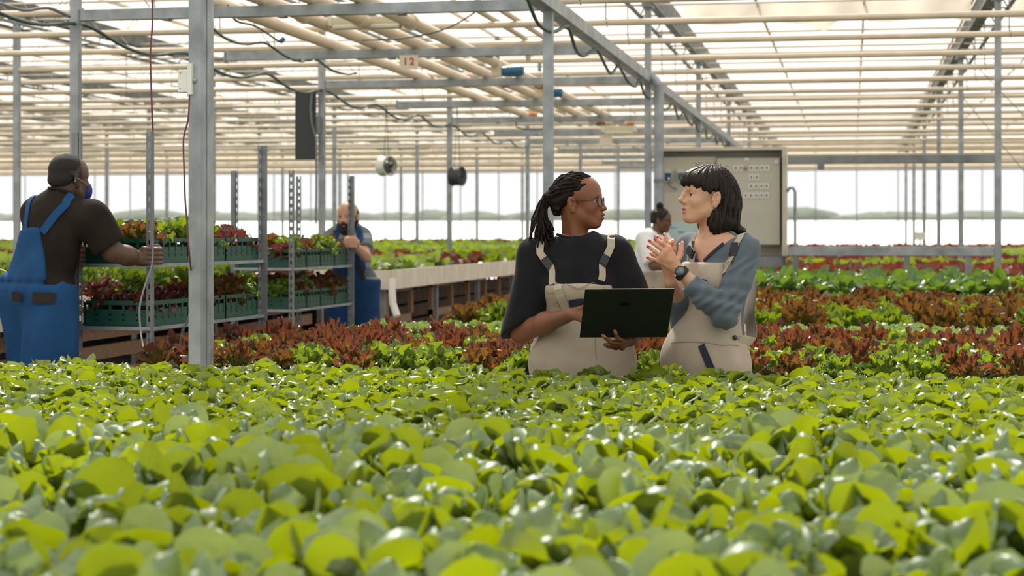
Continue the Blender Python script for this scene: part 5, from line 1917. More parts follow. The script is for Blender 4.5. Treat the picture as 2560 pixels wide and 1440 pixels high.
    mx = nt.nodes.new('ShaderNodeMixShader'); mx.inputs[0].default_value = .10
    nt.links.new(t_.outputs[0], mx.inputs[1]); nt.links.new(g_.outputs[0], mx.inputs[2]); nt.links.new(mx.outputs[0], o_.inputs[0])
    g = empty('eyeglasses', (0, 0, 0)); g.parent = root
    q = lambda x, y, z: Vector(lp(hc, R, x, y, z)) - Vector(org)
    for y in (-1, 1):
        rim = []
        for k in range(20):
            a = 2 * math.pi * k / 20
            ca, sa = math.cos(a), math.sin(a)
            yy = .024 * math.copysign(abs(ca) ** .7, ca); zz = .0195 * math.copysign(abs(sa) ** .75, sa)
            rim.append(q(.1015 - .10 * max(0, yy) * 0 - .006 * (yy + .024) / .048, y * (.034 + yy), .008 + zz + .002 * (ca)))
        mb = MB(); mb.tube(rim, .0025, 6, closed=True); mb.obj('rim', GF, g)
        mb = MB(); mb.add(rim, [tuple(range(20))]); mb.obj('lens', gl, g)
        mb = MB(); mb.tube([q(.097, y * .058, .014), q(.085, y * .069, .015), q(.03, y * .078, .014), q(-.004, y * .082, .013), q(-.022, y * .082, -.006)], .0021, 6); mb.obj('temple', GF, g)
    mb = MB(); mb.tube([q(.1, -.011, .012), q(.104, 0, .015), q(.1, .011, .012)], .002, 6); mb.obj('bridge', GF, g)
    return root


woman_laptop()


# ---------------------------------------------------------------- laptop
def laptop():
    tl, tr, br, bl = [P(*a) for a in ((1462, 727, 6.78), (1687, 722, 6.76), (1668, 842, 6.905), (1449, 843, 6.93))]
    ctr = (bl + br) / 2
    ux = (br - bl).normalized(); Wd = (br - bl).length
    up = ((tl + tr) / 2 - ctr); Hh = up.length; upn = (up - ux * up.dot(ux)).normalized()
    nn = ux.cross(upn)                                   # towards the viewer or away
    if nn.dot(FW) > 0: nn = -nn
    o = empty('laptop', ctr, 0, 'open black laptop held in front of the woman in the black tee', 'laptop')
    LM = mat('black_laptop_shell', (0.010, 0.011, 0.010), rough=0.42, var=0.1, scale=300, spec=0.4)
    M_ = Matrix((ux, upn, nn)).transposed()
    top_shift = ((tl + tr) / 2 - ctr).dot(ux)
    mb = MB()
    th = .006
    sh = top_shift
    vs = []
    for z in (0, -th):
        for (x, y) in ((-Wd / 2, 0), (Wd / 2, 0), (Wd / 2 + sh, Hh), (-Wd / 2 + sh, Hh)): vs.append(M_ @ Vector((x, y, z)))
    mb.add(vs, [(0, 1, 2, 3), (7, 6, 5, 4), (0, 4, 5, 1), (1, 5, 6, 2), (2, 6, 7, 3), (3, 7, 4, 0)])
    lid = mb.obj('lid', LM, o, bevel=.0022)
    mb = MB(); mb.cbox(M_ @ Vector((.008, Hh * .70, .0006)), (.040, .014, .0008), 0, M_); mb.obj('emblem', mat('emblem_black', (.004, .004, .004), rough=.2), lid)
    mb = MB(); mb.cbox(M_ @ Vector((sh / 2, Hh * .52, -th - .0006)), (Wd * .92, Hh * .84, .0008), 0, M_); mb.obj('screen', mat('dim_screen', (.02, .025, .03), rough=.15), lid)
    # base: away from the viewer, level
    bn = Vector((-FW.x, -FW.y, 0)) * -1; bn = (bn - ux * bn.dot(ux)).normalized()
    upb = ux.cross(bn); 
    if upb.z < 0: upb = -upb
    B_ = Matrix((ux, bn, upb)).transposed()
    mb = MB(); mb.cbox(B_ @ Vector((0, .122, .004)), (Wd, .23, .012), 0, B_); base = mb.obj('base', LM, o, bevel=.002)
    mb = MB(); mb.cbox(B_ @ Vector((0, .085, .0105)), (Wd * .9, .10, .0015), 0, B_); mb.obj('keyboard_bed', BLACKP, base)
    KM = mat('grey_keys', (.10, .11, .12), rough=.4)
    mb = MB(); mb.cbox((0, 0, 0), (Wd * .9 / 14 * .82, .015, .002), 0, B_); km = mb.mesh('key', KM)
    for r_ in range(5):
        for c_ in range(14):
            link('key', km, base, B_ @ Vector((-Wd * .45 + Wd * .9 * (c_ + .5) / 14, .045 + .0195 * r_, .012)))
    mb = MB(); mb.cbox(B_ @ Vector((0, .182, .0104)), (.1, .06, .0012), 0, B_); mb.obj('touchpad', mat('touchpad', (.03, .03, .032), rough=.3), base)
    mb = MB(); mb.tube([B_ @ Vector((-Wd * .4, .006, .004)), B_ @ Vector((Wd * .4, .006, .004))], .005, 8); mb.obj('hinge', BLACKP, o)


laptop()


# ---------------------------------------------------------------- woman with clasped hands
def woman_hands():
    root, org = person_root('woman with dark bob and fringe in grey-blue top and tan overalls, hands clasped', 1790, 7.42)
    SN, SF = C(1866, 622, 7.29), C(1728, 622, 7.56)
    lf = SN - SF; lf[2] = 0; lf /= np.linalg.norm(lf)
    fw_ = V3(lf[1], -lf[0], 0)
    Rt = frame(fw_)
    cc = C(1797, 583, 7.42); D = 7.42
    ch = V3(cc[0], D, 1.215); wa = V3(C(1783, 583, D)[0], D, 1.02); hp = V3(C(1764, 583, D)[0], D, .875)
    tl = lambda P: (P - ch) @ Rt
    T = Field()
    T.ell(ch, (.100, .140, .175), Rt, 0)
    T.ell(wa, (.095, .130, .17), Rt, .05)
    T.ell(hp, (.118, .168, .15), Rt, .06)
    T.cone(SN, SF, .045, .045, .05)
    for s in (-1, 1): T.ell(ch + Rt @ V3(.072, s * .062, -.03), (.052, .058, .055), Rt, .04)
    nb = V3(C(1783, 583, D)[0], D + .01, 1.335)
    T.cone(nb + V3(0, 0, -.03), nb + V3(0, 0, .02), .072, .055, .05)
    for s in (-1, 1):
        h0 = hp + Rt @ V3(0, s * .092, -.04)
        T.cone(h0, V3(h0[0], h0[1], .46), .10, .07, .05); T.cone(V3(h0[0], h0[1], .46), V3(h0[0], h0[1] + .02, .09), .065, .045, .03)
        T.cone(V3(h0[0], h0[1], .045), V3(h0[0], h0[1], .035) + Rt @ V3(.15, 0, 0), .042, .033, .03)
    hc = C(1768, 498, 7.42); s_ = 1.03
    R = frame((-math.cos(.25), -math.sin(.25), 0.07))
    Hd = head_field(hc, R, s_, nose=1.25, lips=.85, chin=.003, open_=.0032, noseup=.004, lipx=.0, jaw=1.1)
    Hd.cone(lp(hc, R, -.020, 0, -.03, s_), nb, .046, .050, .03)
    for y in (-1, 1): Hd.cone(lp(hc, R, -.018, y * .050, -.035, s_), nb + Rt @ V3(.055, y * .022, -.03), .011, .010, .03)
    Hd.cone(nb, nb - V3(0, 0, .05), .053, .075, .04)
    E1, W1 = C(1811, 786, 7.20), C(1705, 684, 7.19)
    E2, W2 = C(1712, 800, 7.50), C(1676, 706, 7.27)
    A = Field()
    A.chain([SN, E1], [.046, .038], 0); A.chain([E1, (E1 + W1) / 2, W1], [.039, .036, .024], .03)
    A.chain([SF, E2], [.046, .038], 0)
    F2 = Field(); F2.chain([E2, (E2 + W2) / 2, W2], [.039, .038, .025], .02)
    d1, d2 = 7.175, 7.235
    H = Field(); H.cone((E1 + W1) / 2, W1, .036, .024, 0)
    mc = [C(1672, 620, d1), C(1662, 629, d1 - .005), C(1653, 640, d1 - .003), C(1648, 652, d1 + .004)]
    tm = [[C(1654, 607, d1 - .004), C(1645, 602, d1 + .002), C(1637, 598, d1 + .006)], [C(1643, 615, d1 - .008), C(1632, 607, d1 - .002), C(1623, 602, d1 + .004)],
          [C(1636, 628, d1 - .005), C(1627, 621, d1 + .0), C(1619, 616, d1 + .004)], [C(1633, 648, d1 + .002), C(1625, 646, d1 + .004), C(1618, 645, d1 + .008)]]
    hand_field(H, W1, mc, tm, [C(1697, 645, d1 + .02), C(1703, 624, d1 + .03), C(1706, 607, d1 + .03)], r=.0084)
    K = Field(); K.cone((E2 + W2) / 2, W2, .037, .025, 0)
    mk = [C(1684, 622, d2), C(1672, 628, d2 + .008), C(1660, 640, d2 + .01), C(1655, 655, d2 + .008)]
    tk = [[C(1683, 602, d2 - .008), C(1674, 607, d2 - .018), C(1668, 612, d2 - .020)], [C(1668, 603, d2 - .004), C(1664, 593, d2 - .004), C(1661, 586, d2 - .002)],
          [C(1652, 606, d2 + .004), C(1648, 597, d2 + .004), C(1645, 592, d2 + .004)], [C(1637, 640, d2 + .004), C(1630, 636, d2), C(1626, 633, d2)]]
    hand_field(K, W2, mk, tk, [C(1690, 660, d2 + .01), C(1702, 636, d2 + .02), C(1700, 612, d2 + .02)], r=.0084)
    SK, LIP, BROW = (0.55, 0.315, 0.205), (0.42, 0.15, 0.125), (0.05, 0.03, 0.022)
    base = face_color(hc, R, s_, SK, LIP, BROW, lips=.85, open_=.0032, lipx=.0)
    def col(vs):
        c = base(vs)
        hand = (vs[:, 0] < C(1712, 583, 7.2)[0]) & (vs[:, 2] < 1.40) & (vs[:, 2] > 1.12)
        c[hand] = c[hand] * np.array([1.03, .92, .88])
        return c
    pcs = [surf(Hd, .0024, lo=hc - .17 - V3(0, 0, .10), hi=hc + .17) + (0,), surf(T, .007) + (0,), surf(A, .006) + (0,), surf(F2, .004) + (0,), surf(H, .0022) + (0,), surf(K, .0022) + (0,)]
    link('body', sdf_mesh('woman_body', pcs, SKIN, org, col), root)
    eyes(hc, R, s_, root, org)
    for f_ in tm: nail(root, org, f_[-1], f_[-1] - f_[-2], (-.15, -1, .35), NAIL, w=.0105, L=.013)
    nail(root, org, tk[1][-1], tk[1][-1] - tk[1][-2], (-.6, -.5, .3), NAIL)
    nail(root, org, tk[2][-1], tk[2][-1] - tk[2][-2], (-.6, -.5, .3), NAIL)
    mb = MB(); rc = (C(1645, 634, d1 - .004)); dr = Vector(tm[2][0] - mc[2]).normalized(); q_ = dr.to_track_quat('Z', 'Y').to_matrix()
    mb.tube([Vector(rc) - Vector(org) + q_ @ Vector((.0098 * math.cos(k * .524), .0098 * math.sin(k * .524), 0)) for k in range(12)], .0014, 6, closed=True)
    mb.obj('ring', mat('silver_ring', (.6, .6, .58), rough=.2, metal=1.0), root)
    # top with v neck
    TE = Field(); TE.sub(T); TE.shift(.012)
    cf = C(1716, 702, 7.185)
    SL = Field(); SL.chain([SN, (SN + E1) / 2 + V3(.01, 0, 0), E1], [.058, .058, .056], 0); SL.chain([E1, (E1 + cf) / 2, cf], [.057, .050, .040], .03)
    ax1 = (E1 - SN) / np.linalg.norm(E1 - SN); ax2 = (cf - E1) / np.linalg.norm(cf - E1)
    def folds(P):
        t = (P - E1) @ ax2.astype(np.float32); u = (P - E1) @ ax1.astype(np.float32)
        w = np.exp(-(t / .22) ** 2) * (t > -.05) + .0
        g = .0042 * np.sin(t * 150 + 2 * np.sin(P[:, 2] * 40) + P[:, 1] * 25) * w
        g += .004 * np.sin(u * 120 + P[:, 0] * 30) * np.exp(-((u + .05) / .09) ** 2)
        return g.astype(np.float32)
    SL.warp(folds)
    SL.plane(cf - ax2 * .012, ax2)
    SR = Field(); SR.chain([SF, E2], [.058, .056], 0); SR.chain([E2, E2 * .45 + W2 * .55], [.055, .046], .02)
    TE.sub(SL, 'u', .03).sub(SR, 'u', .04)
    TE.warp(cloth_noise(.0035, 13, 9))
    vz = 1.262
    def vneck(P):
        L = tl(P)
        return np.maximum(np.maximum(np.abs(L[:, 1] - .01) - (.012 + (P[:, 2] - vz) * .95), vz - P[:, 2]), -L[:, 0] + .0)
    TE.func(vneck, 's', .006)
    TE.cone(nb + V3(0, 0, .12), nb + V3(0, 0, -.05), .066, .066, .004, 's')
    TE.plane((0, 0, .93), (0, 0, -1))
    link('long_sleeve_top', sdf_mesh('long_sleeve_top', [surf(TE, .0052, lo=V3(cc[0] - .45, D - .45, .9), hi=V3(cc[0] + .35, D + .35, 1.42)) + (0,)], GREYBLUE, org), root)
    # overalls
    O = Field(); O.sub(T); O.shift(.026)
    zt = C(1750, 656, 7.3)[2]
    def region(P):
        L = tl(P); z = P[:, 2]
        hw = .118 + np.clip(zt - z, 0, .5) * .22
        bib = np.maximum(np.maximum(np.abs(L[:, 1]) - hw, z - zt), .0 - L[:, 0])
        waist = z - (.975 + .05 * np.clip(-L[:, 0] / .1, -1, 1) - .02)
        return np.minimum(bib, waist)
    O.func(region, 'i', .012)
    O.ell(hp + Rt @ V3(.03, -.01, .0), (.125, .165, .13), Rt, .05)
    O.plane((0, 0, .05), (0, 0, -1))
    fold = cloth_noise(.0065, 12, 15); fold2 = cloth_noise(.0055, 26, 16)
    O.warp(lambda P: (fold(P) + fold2(P * V3(1, 1, .25))) * np.clip((1.20 - P[:, 2]) / .2, .1, 1))
    ov = link('overalls', sdf_mesh('overalls', [surf(O, .006, lo=V3(cc[0] - .42, D - .4, .05), hi=V3(cc[0] + .35, D + .35, 1.32)) + (0,)], TAN, org, smooth_it=2), root)
    OFn = O
    def put(pts, w, th, mt, name, F, off=.001, n=12, par=root):
        Q, N = strap(F, pts, w, th, off, n)
        mb = MB(); mb.ribbon([Vector(q) - Vector(org) for q in Q], N, w, th)
        return mb.obj(name, mt, par), Q, N
    for pts, bi in (([C(1872, 586, 7.36), C(1850, 592, 7.25), C(1824, 612, 7.22), C(1800, 640, 7.21), C(1790, 668, 7.22)], 8), ([C(1757, 582, 7.58), C(1745, 592, 7.42), C(1733, 618, 7.38), C(1722, 648, 7.37), C(1718, 664, 7.37)], 8)):
        so, Q, N = put(pts, .030, .003, TAN, 'strap', TE, .003, 16)
        side_buckle(so, org, Q, N, bi, .036, .062)
    mbr = MB()
    Q, N = strap(TE, [C(1872, 588, 7.36), C(1888, 602, 7.42), C(1896, 640, 7.47), C(1894, 690, 7.48)], .03, .003, .003, 26)
    pts = [Vector(q) - Vector(org) + Vector(n_) * (.004 * (k % 2)) for k, (q, n_) in enumerate(zip(Q, N))]
    mbr.ribbon(pts, N, .034, .004); mbr.obj('gathered_back_strap', TAN, root)
    for sg in (-1, 1):                                    # dark trim down both sides of the v
        pts = []
        for z in np.linspace(vz + .004, nb[2] + .004, 14):
            xs = np.linspace(.22, -.02, 97)
            yv = .01 + sg * (.014 + (z - vz) * .95)
            if abs(yv) > .10: break
            q3 = np.stack([ch + Rt @ V3(x, yv, 0) for x in xs]).astype(np.float32); q3[:, 2] = z
            pts.append(q3[np.argmax(T.ev(q3) < .011)])
        pts = np.array(pts); N = T.grad(pts)
        mb = MB(); mb.ribbon([Vector(q) - Vector(org) for q in pts], N, .011, .004); mb.obj('neck_trim', NAVY, root)
    put([C(1752, 704, 7.27), C(1768, 706, 7.26)], .022, .002, NAVY, 'pocket_tab', OFn, .003, par=ov)
    put([C(1762, 868, 7.27), C(1772, 890, 7.26), C(1784, 918, 7.26)], .030, .002, NAVY, 'tape', OFn, .002, par=ov)
    put([C(1660, 852, 7.35), C(1740, 858, 7.28), C(1800, 868, 7.25), C(1850, 862, 7.25)], .004, .0015, mat('tan_stitch', (.30, .24, .18), rough=.9), 'seam', OFn, .001, n=18, par=ov)
    Q, N = OFn.project(np.array([C(1842, 842, 7.25)]), off=.004)
    mb = MB(); rot = Vector(N[0]).to_track_quat('Z', 'Y').to_matrix().to_4x4()
    mb.lathe([(0, .006), (.008, .006), (.0105, .004), (.0105, 0)], 14, M=Matrix.Translation(Vector(Q[0]) - Vector(org)) @ rot); mb.obj('button', BUCKLE, ov)
    # loose back panel of the overalls
    inner = [(1884, 690, 7.46), (1876, 740, 7.46), (1868, 790, 7.44), (1864, 830, 7.42), (1850, 868, 7.38)]
    outer = [(1893, 676, 7.42), (1889, 740, 7.38), (1884, 795, 7.35), (1902, 845, 7.34), (1862, 876, 7.32)]
    near_ = [(1876, 682, 7.50), (1864, 740, 7.50), (1850, 795, 7.48), (1846, 835, 7.44), (1845, 874, 7.38)]
    mb = MB(); vs, fs = [], []
    for a_, b_, c_ in zip(near_, outer, inner):
        for q in (a_, b_): 
            p_ = C(*q); vs.append(Vector(p_) - Vector(org))
        for q in (a_, b_):
            p_ = C(*q) + V3(.006, 0, 0); vs.append(Vector(p_) - Vector(org))
    for i in range(4):
        o4 = i * 4
        fs += [(o4, o4 + 4, o4 + 5, o4 + 1), (o4 + 3, o4 + 7, o4 + 6, o4 + 2), (o4 + 2, o4 + 6, o4 + 4, o4), (o4 + 1, o4 + 5, o4 + 7, o4 + 3)]
    fs += [(0, 1, 3, 2), (16, 18, 19, 17)]
    mb.add(vs, fs, 0, True)
    bp = mb.obj('back_panel', TAN, root)
    sd_ = bp.modifiers.new('subsurf', 'SUBSURF'); sd_.levels = 2; sd_.render_levels = 2
    # side flap joining the waist to the back panel
    mb = MB(); rows = []
    top = [(1842, 836, 7.26), (1862, 834, 7.27), (1882, 842, 7.31), (1899, 846, 7.34)]
    bot = [(1842, 905, 7.27), (1852, 892, 7.28), (1858, 880, 7.30), (1862, 874, 7.32)]
    vs = [Vector(C(*q)) - Vector(org) for q in top + bot] + [Vector(C(*q) + V3(.0, .006, 0)) - Vector(org) for q in top + bot]
    fs = [(i, i + 1, i + 5, i + 4) for i in range(3)] + [(i + 12, i + 13, i + 9, i + 8) for i in range(3)] + [(i + 8, i + 9, i + 1, i) for i in range(3)] + [(i + 4, i + 5, i + 13, i + 12) for i in range(3)] + [(3, 11, 15, 7), (0, 4, 12, 8)]
    mb.add(vs, fs, 0, True)
    fl = mb.obj('side_flap', TAN, root); sd_ = fl.modifiers.new('subsurf', 'SUBSURF'); sd_.levels = 2; sd_.render_levels = 2
    # hair: bob with fringe
    Ri = np.asarray(R)
    HC = Field(); q = lambda x, y, z: lp(hc, R, x, y, z, s_)
    HC.ell(q(-.012, 0, .050), (.106, .088, .092), R, 0)
    HC.ell(q(-.058, 0, -.015), (.088, .088, .105), R, .03)
    HC.ell(q(-.062, 0, -.088), (.076, .084, .058), R, .03)
    for y in (-1, 1): HC.ell(q(-.030, y * .058, -.088), (.045, .026, .058), R, .02)
    HC.ell(q(-.135, .02, -.118), (.026, .045, .018), R, .02)
    HC.ell(q(.056, 0, .068), (.056, .070, .048), R, .02)           # fringe volume
    # open the face, keep the fringe above the brows
    def face(P):
        L = ((P - hc) @ Ri) / s_
        edge = np.where(L[:, 2] > -.03, -.002 + np.clip(L[:, 2] - .01, 0, .1) * .30, -.002 + np.clip(-.03 - L[:, 2], 0, .1) * .28)
        fr = .047 - .022 * np.clip((.075 - L[:, 0]) / .06, 0, 1) + .004 * np.sin(L[:, 1] * 190) - .01 * np.clip((np.abs(L[:, 1]) - .045) / .03, 0, 1)
        return np.maximum(edge - L[:, 0], L[:, 2] - fr) 
    HC.func(face, 's', .004)
    HC.cone(q(.05, 0, -.10), q(.02, 0, -.16), .046, .05, .01, 's')
    def ears(P):
        L = ((P - hc) @ Ri) / s_
        return (np.linalg.norm((L - np.array([-.006, .085, .0])) / np.array([.020, .03, .034]), axis=1) - 1) * .02
    HC.func(ears, 's', .006)
    def strands(P):
        L = ((P - hc) @ Ri) / s_
        th = np.arctan2(L[:, 1], -(L[:, 0] + .02))
        return (.0016 * np.sin(th * 62 + 3 * np.sin(L[:, 2] * 26)) + .0022 * np.sin(th * 23 + 2 * np.sin(L[:, 2] * 18 + 1))).astype(np.float32)
    HC.warp(strands)
    hm = link('hair', sdf_mesh('bob_hair', [surf(HC, .0027, lo=hc - .22, hi=hc + .2) + (0,)], HAIRB, org), root)
    rg = random.Random(8); mb = MB()
    for i in range(150):                                   # single strands lying on the bob and flying off it
        a = rg.uniform(-2.6, 2.6); z0 = rg.uniform(.06, .13)
        p = q(-.012 - .075 * math.cos(a) * .6, .06 * math.sin(a), z0)
        pts = [p]
        bend = rg.uniform(-.01, .012)
        for k in range(1, 7):
            t = k / 6
            pts.append(q(-.02 - (.10 + bend * t) * math.cos(a) * (.75 + .3 * min(1, t * 1.6)), (.085 + bend * t) * math.sin(a), z0 - t * rg.uniform(.19, .22) if a * a < 4 else z0 - t * .05))
        if abs(a) > 1.75: continue
        Q, _ = HC.project(np.array(pts), off=.0006 + (.003 * rg.random() if i % 5 == 0 else 0), it=4)
        mb.tube([Vector(v) - Vector(org) for v in Q], .0009, 4, caps=False)
    for i in range(26):
        a = rg.uniform(0, 6.28); r_ = rg.uniform(.02, .085)
        p = q(-.01 + r_ * math.cos(a), r_ * math.sin(a), .13)
        Q, _ = HC.project(np.array([p]), off=0)
        p = Vector(Q[0]) - Vector(org)
        d_ = Vector((rg.uniform(-1, 1), rg.uniform(-1, 1), rg.uniform(.1, .5))).normalized()
        mb.tube([p, p + d_ * .012 + Vector((0, 0, .004)), p + d_ * .028 + Vector((0, 0, rg.uniform(-.006, .006)))], .0006, 4, caps=False)
    mb.obj('loose_strands', HAIRB, hm)
    # watch
    wn = Vector((-.30, -.9, .30)).normalized(); wc = Vector(W1) + wn * .026 - Vector(org)
    w = empty('wristwatch', wc); w.parent = root
    rot = wn.to_track_quat('Z', 'Y').to_matrix().to_4x4()
    mb = MB(); mb.lathe([(0, .011), (.0185, .011), (.0215, .009), (.022, .004), (.021, 0), (0, 0)], 24, M=rot); mb.obj('case', BLACKP, w)
    mb = MB(); mb.lathe([(0, .0116), (.0165, .0116), (.0165, .0105)], 24, M=rot); mb.obj('dial', mat('grey_watch_glass', (.10, .14, .16), rough=.12, spec=.7), w)
    ax = Vector(ax2); cen = -wn * .026
    u_ = ax.orthogonal().normalized(); v_ = ax.cross(u_)
    vs, fs = [], []
    for k in range(20):
        a = 2 * math.pi * k / 20
        for rr_, t_ in ((.0285, -.010), (.0285, .010), (.0315, .010), (.0315, -.010)):
            vs.append(cen + (u_ * math.cos(a) + v_ * math.sin(a)) * rr_ + ax * t_)
    for k in range(20):
        for j in range(4): fs.append((k * 4 + j, k * 4 + (j + 1) % 4, ((k + 1) % 20) * 4 + (j + 1) % 4, ((k + 1) % 20) * 4 + j))
    mb = MB(); mb.add(vs, fs, 0, False); mb.obj('band', mat('black_rubber', (.012, .013, .014), rough=.7), w)
    # pendant cord at the neck is hidden; small ear stud
    mb = MB(); mb.lathe([(0, .002), (.0022, .0015), (.0022, 0)], 8, M=Matrix.Translation(Vector(q(.0, .087, -.027)) - Vector(org)) @ rot); mb.obj('ear_stud', MATS['silver_ring'], root)
    return root


woman_hands()
# ================================================================ people: two cart pushers and the far woman
BLUE = mat('royal_blue_workwear', (0.012, 0.062, 0.165), rough=0.85, var=0.12, scale=10, bump=0.1, bscale=300, spec=0.2)
BLUED = mat('dark_blue_workwear', (0.010, 0.045, 0.13), rough=0.85, var=0.15, scale=10, bump=0.1, bscale=300, spec=0.2)
BROWNTEE = mat('brown_black_tee', (0.020, 0.015, 0.012), rough=0.9, var=0.2, scale=10, spec=0.15)
WHITETEE = mat('white_tee', (0.72, 0.74, 0.76), rough=0.9, var=0.05, scale=10)
POCKET = mat('dark_brown_flap', (0.022, 0.016, 0.013), rough=0.85)
SHORTH = mat('short_black_hair', (0.012, 0.010, 0.009), rough=0.75, var=0.4, scale=120, bump=0.5, bscale=400)
BEARD = mat('dark_beard', (0.018, 0.012, 0.010), rough=0.8, var=0.4, scale=90, bump=0.5, bscale=260)
LOOPM = mat('white_elastic', (.4, .4, .42), rough=.7)
MASKB = mat('blue_face_mask', (0.02, 0.03, 0.20), rough=0.7)
STRIPE = bpy.data.materials.new('grey_striped_jersey'); STRIPE.use_nodes = True
_b = STRIPE.node_tree.nodes['Principled BSDF']; _b.inputs['Roughness'].default_value = .9
_t = STRIPE.node_tree.nodes.new('ShaderNodeTexCoord'); _s = STRIPE.node_tree.nodes.new('ShaderNodeSeparateXYZ'); _m = STRIPE.node_tree.nodes.new('ShaderNodeMath'); _m.operation = 'SINE'
_k = STRIPE.node_tree.nodes.new('ShaderNodeMath'); _k.operation = 'MULTIPLY'; _k.inputs[1].default_value = 52.0
_r = STRIPE.node_tree.nodes.new('ShaderNodeValToRGB'); _r.color_ramp.elements[0].position = .45; _r.color_ramp.elements[1].position = .55
_r.color_ramp.elements[0].color = (.10, .13, .14, 1); _r.color_ramp.elements[1].color = (.24, .25, .26, 1)
for a_, b_ in ((_t.outputs['Object'], _s.inputs[0]), (_s.outputs['Z'], _k.inputs[0]), (_k.outputs[0], _m.inputs[0]), (_m.outputs[0], _r.inputs[0]), (_r.outputs[0], _b.inputs['Base Color'])): STRIPE.node_tree.links.new(a_, b_)


def legs(T, hip, feet, r=.095, Rt=None):
    for h0, f0 in zip(hip, feet):
        kn = (h0 + f0) / 2; kn[2] = .48
        T.cone(h0, kn, r, r * .72, .05); T.cone(kn, V3(f0[0], f0[1], .10), r * .68, r * .5, .03)
        T.cone(V3(f0[0], f0[1], .05), V3(f0[0], f0[1], .04) + Rt @ V3(.17, 0, 0), .045, .036, .03)


def fist(F, c, axis, out, r=.011, s=1.0):
    """hand closed round an upright bar at c; out = direction from the bar to the knuckles"""
    axis = npv(Vector(axis).normalized()); out = npv(Vector(out).normalized()); sd = np.cross(axis, out)
    br = .030 * s
    for i in range(4):
        z = axis * (.030 - .020 * i) * s
        pts = [c + z + out * br - sd * .028 * s, c + z + out * br * 1.15 + sd * .006 * s, c + z + out * br * .55 + sd * .032 * s, c + z - out * br * .45 + sd * .030 * s, c + z - out * br * .9 + sd * .010 * s]
        F.chain(pts, [r * s * (1.05 - .05 * i)] * 5, .004)
    F.ell(c + out * br * .95 - sd * .03 * s, (.020 * s, .032 * s, .045 * s), np.stack([out, sd, axis], 1), .012)
    F.chain([c + axis * .01 + out * .02 - sd * .045, c + axis * .042 * s - sd * .026 * s - out * .012, c + axis * .046 * s + sd * .01 - out * .026 * s], [r * 1.25, r * 1.1, r], .006)


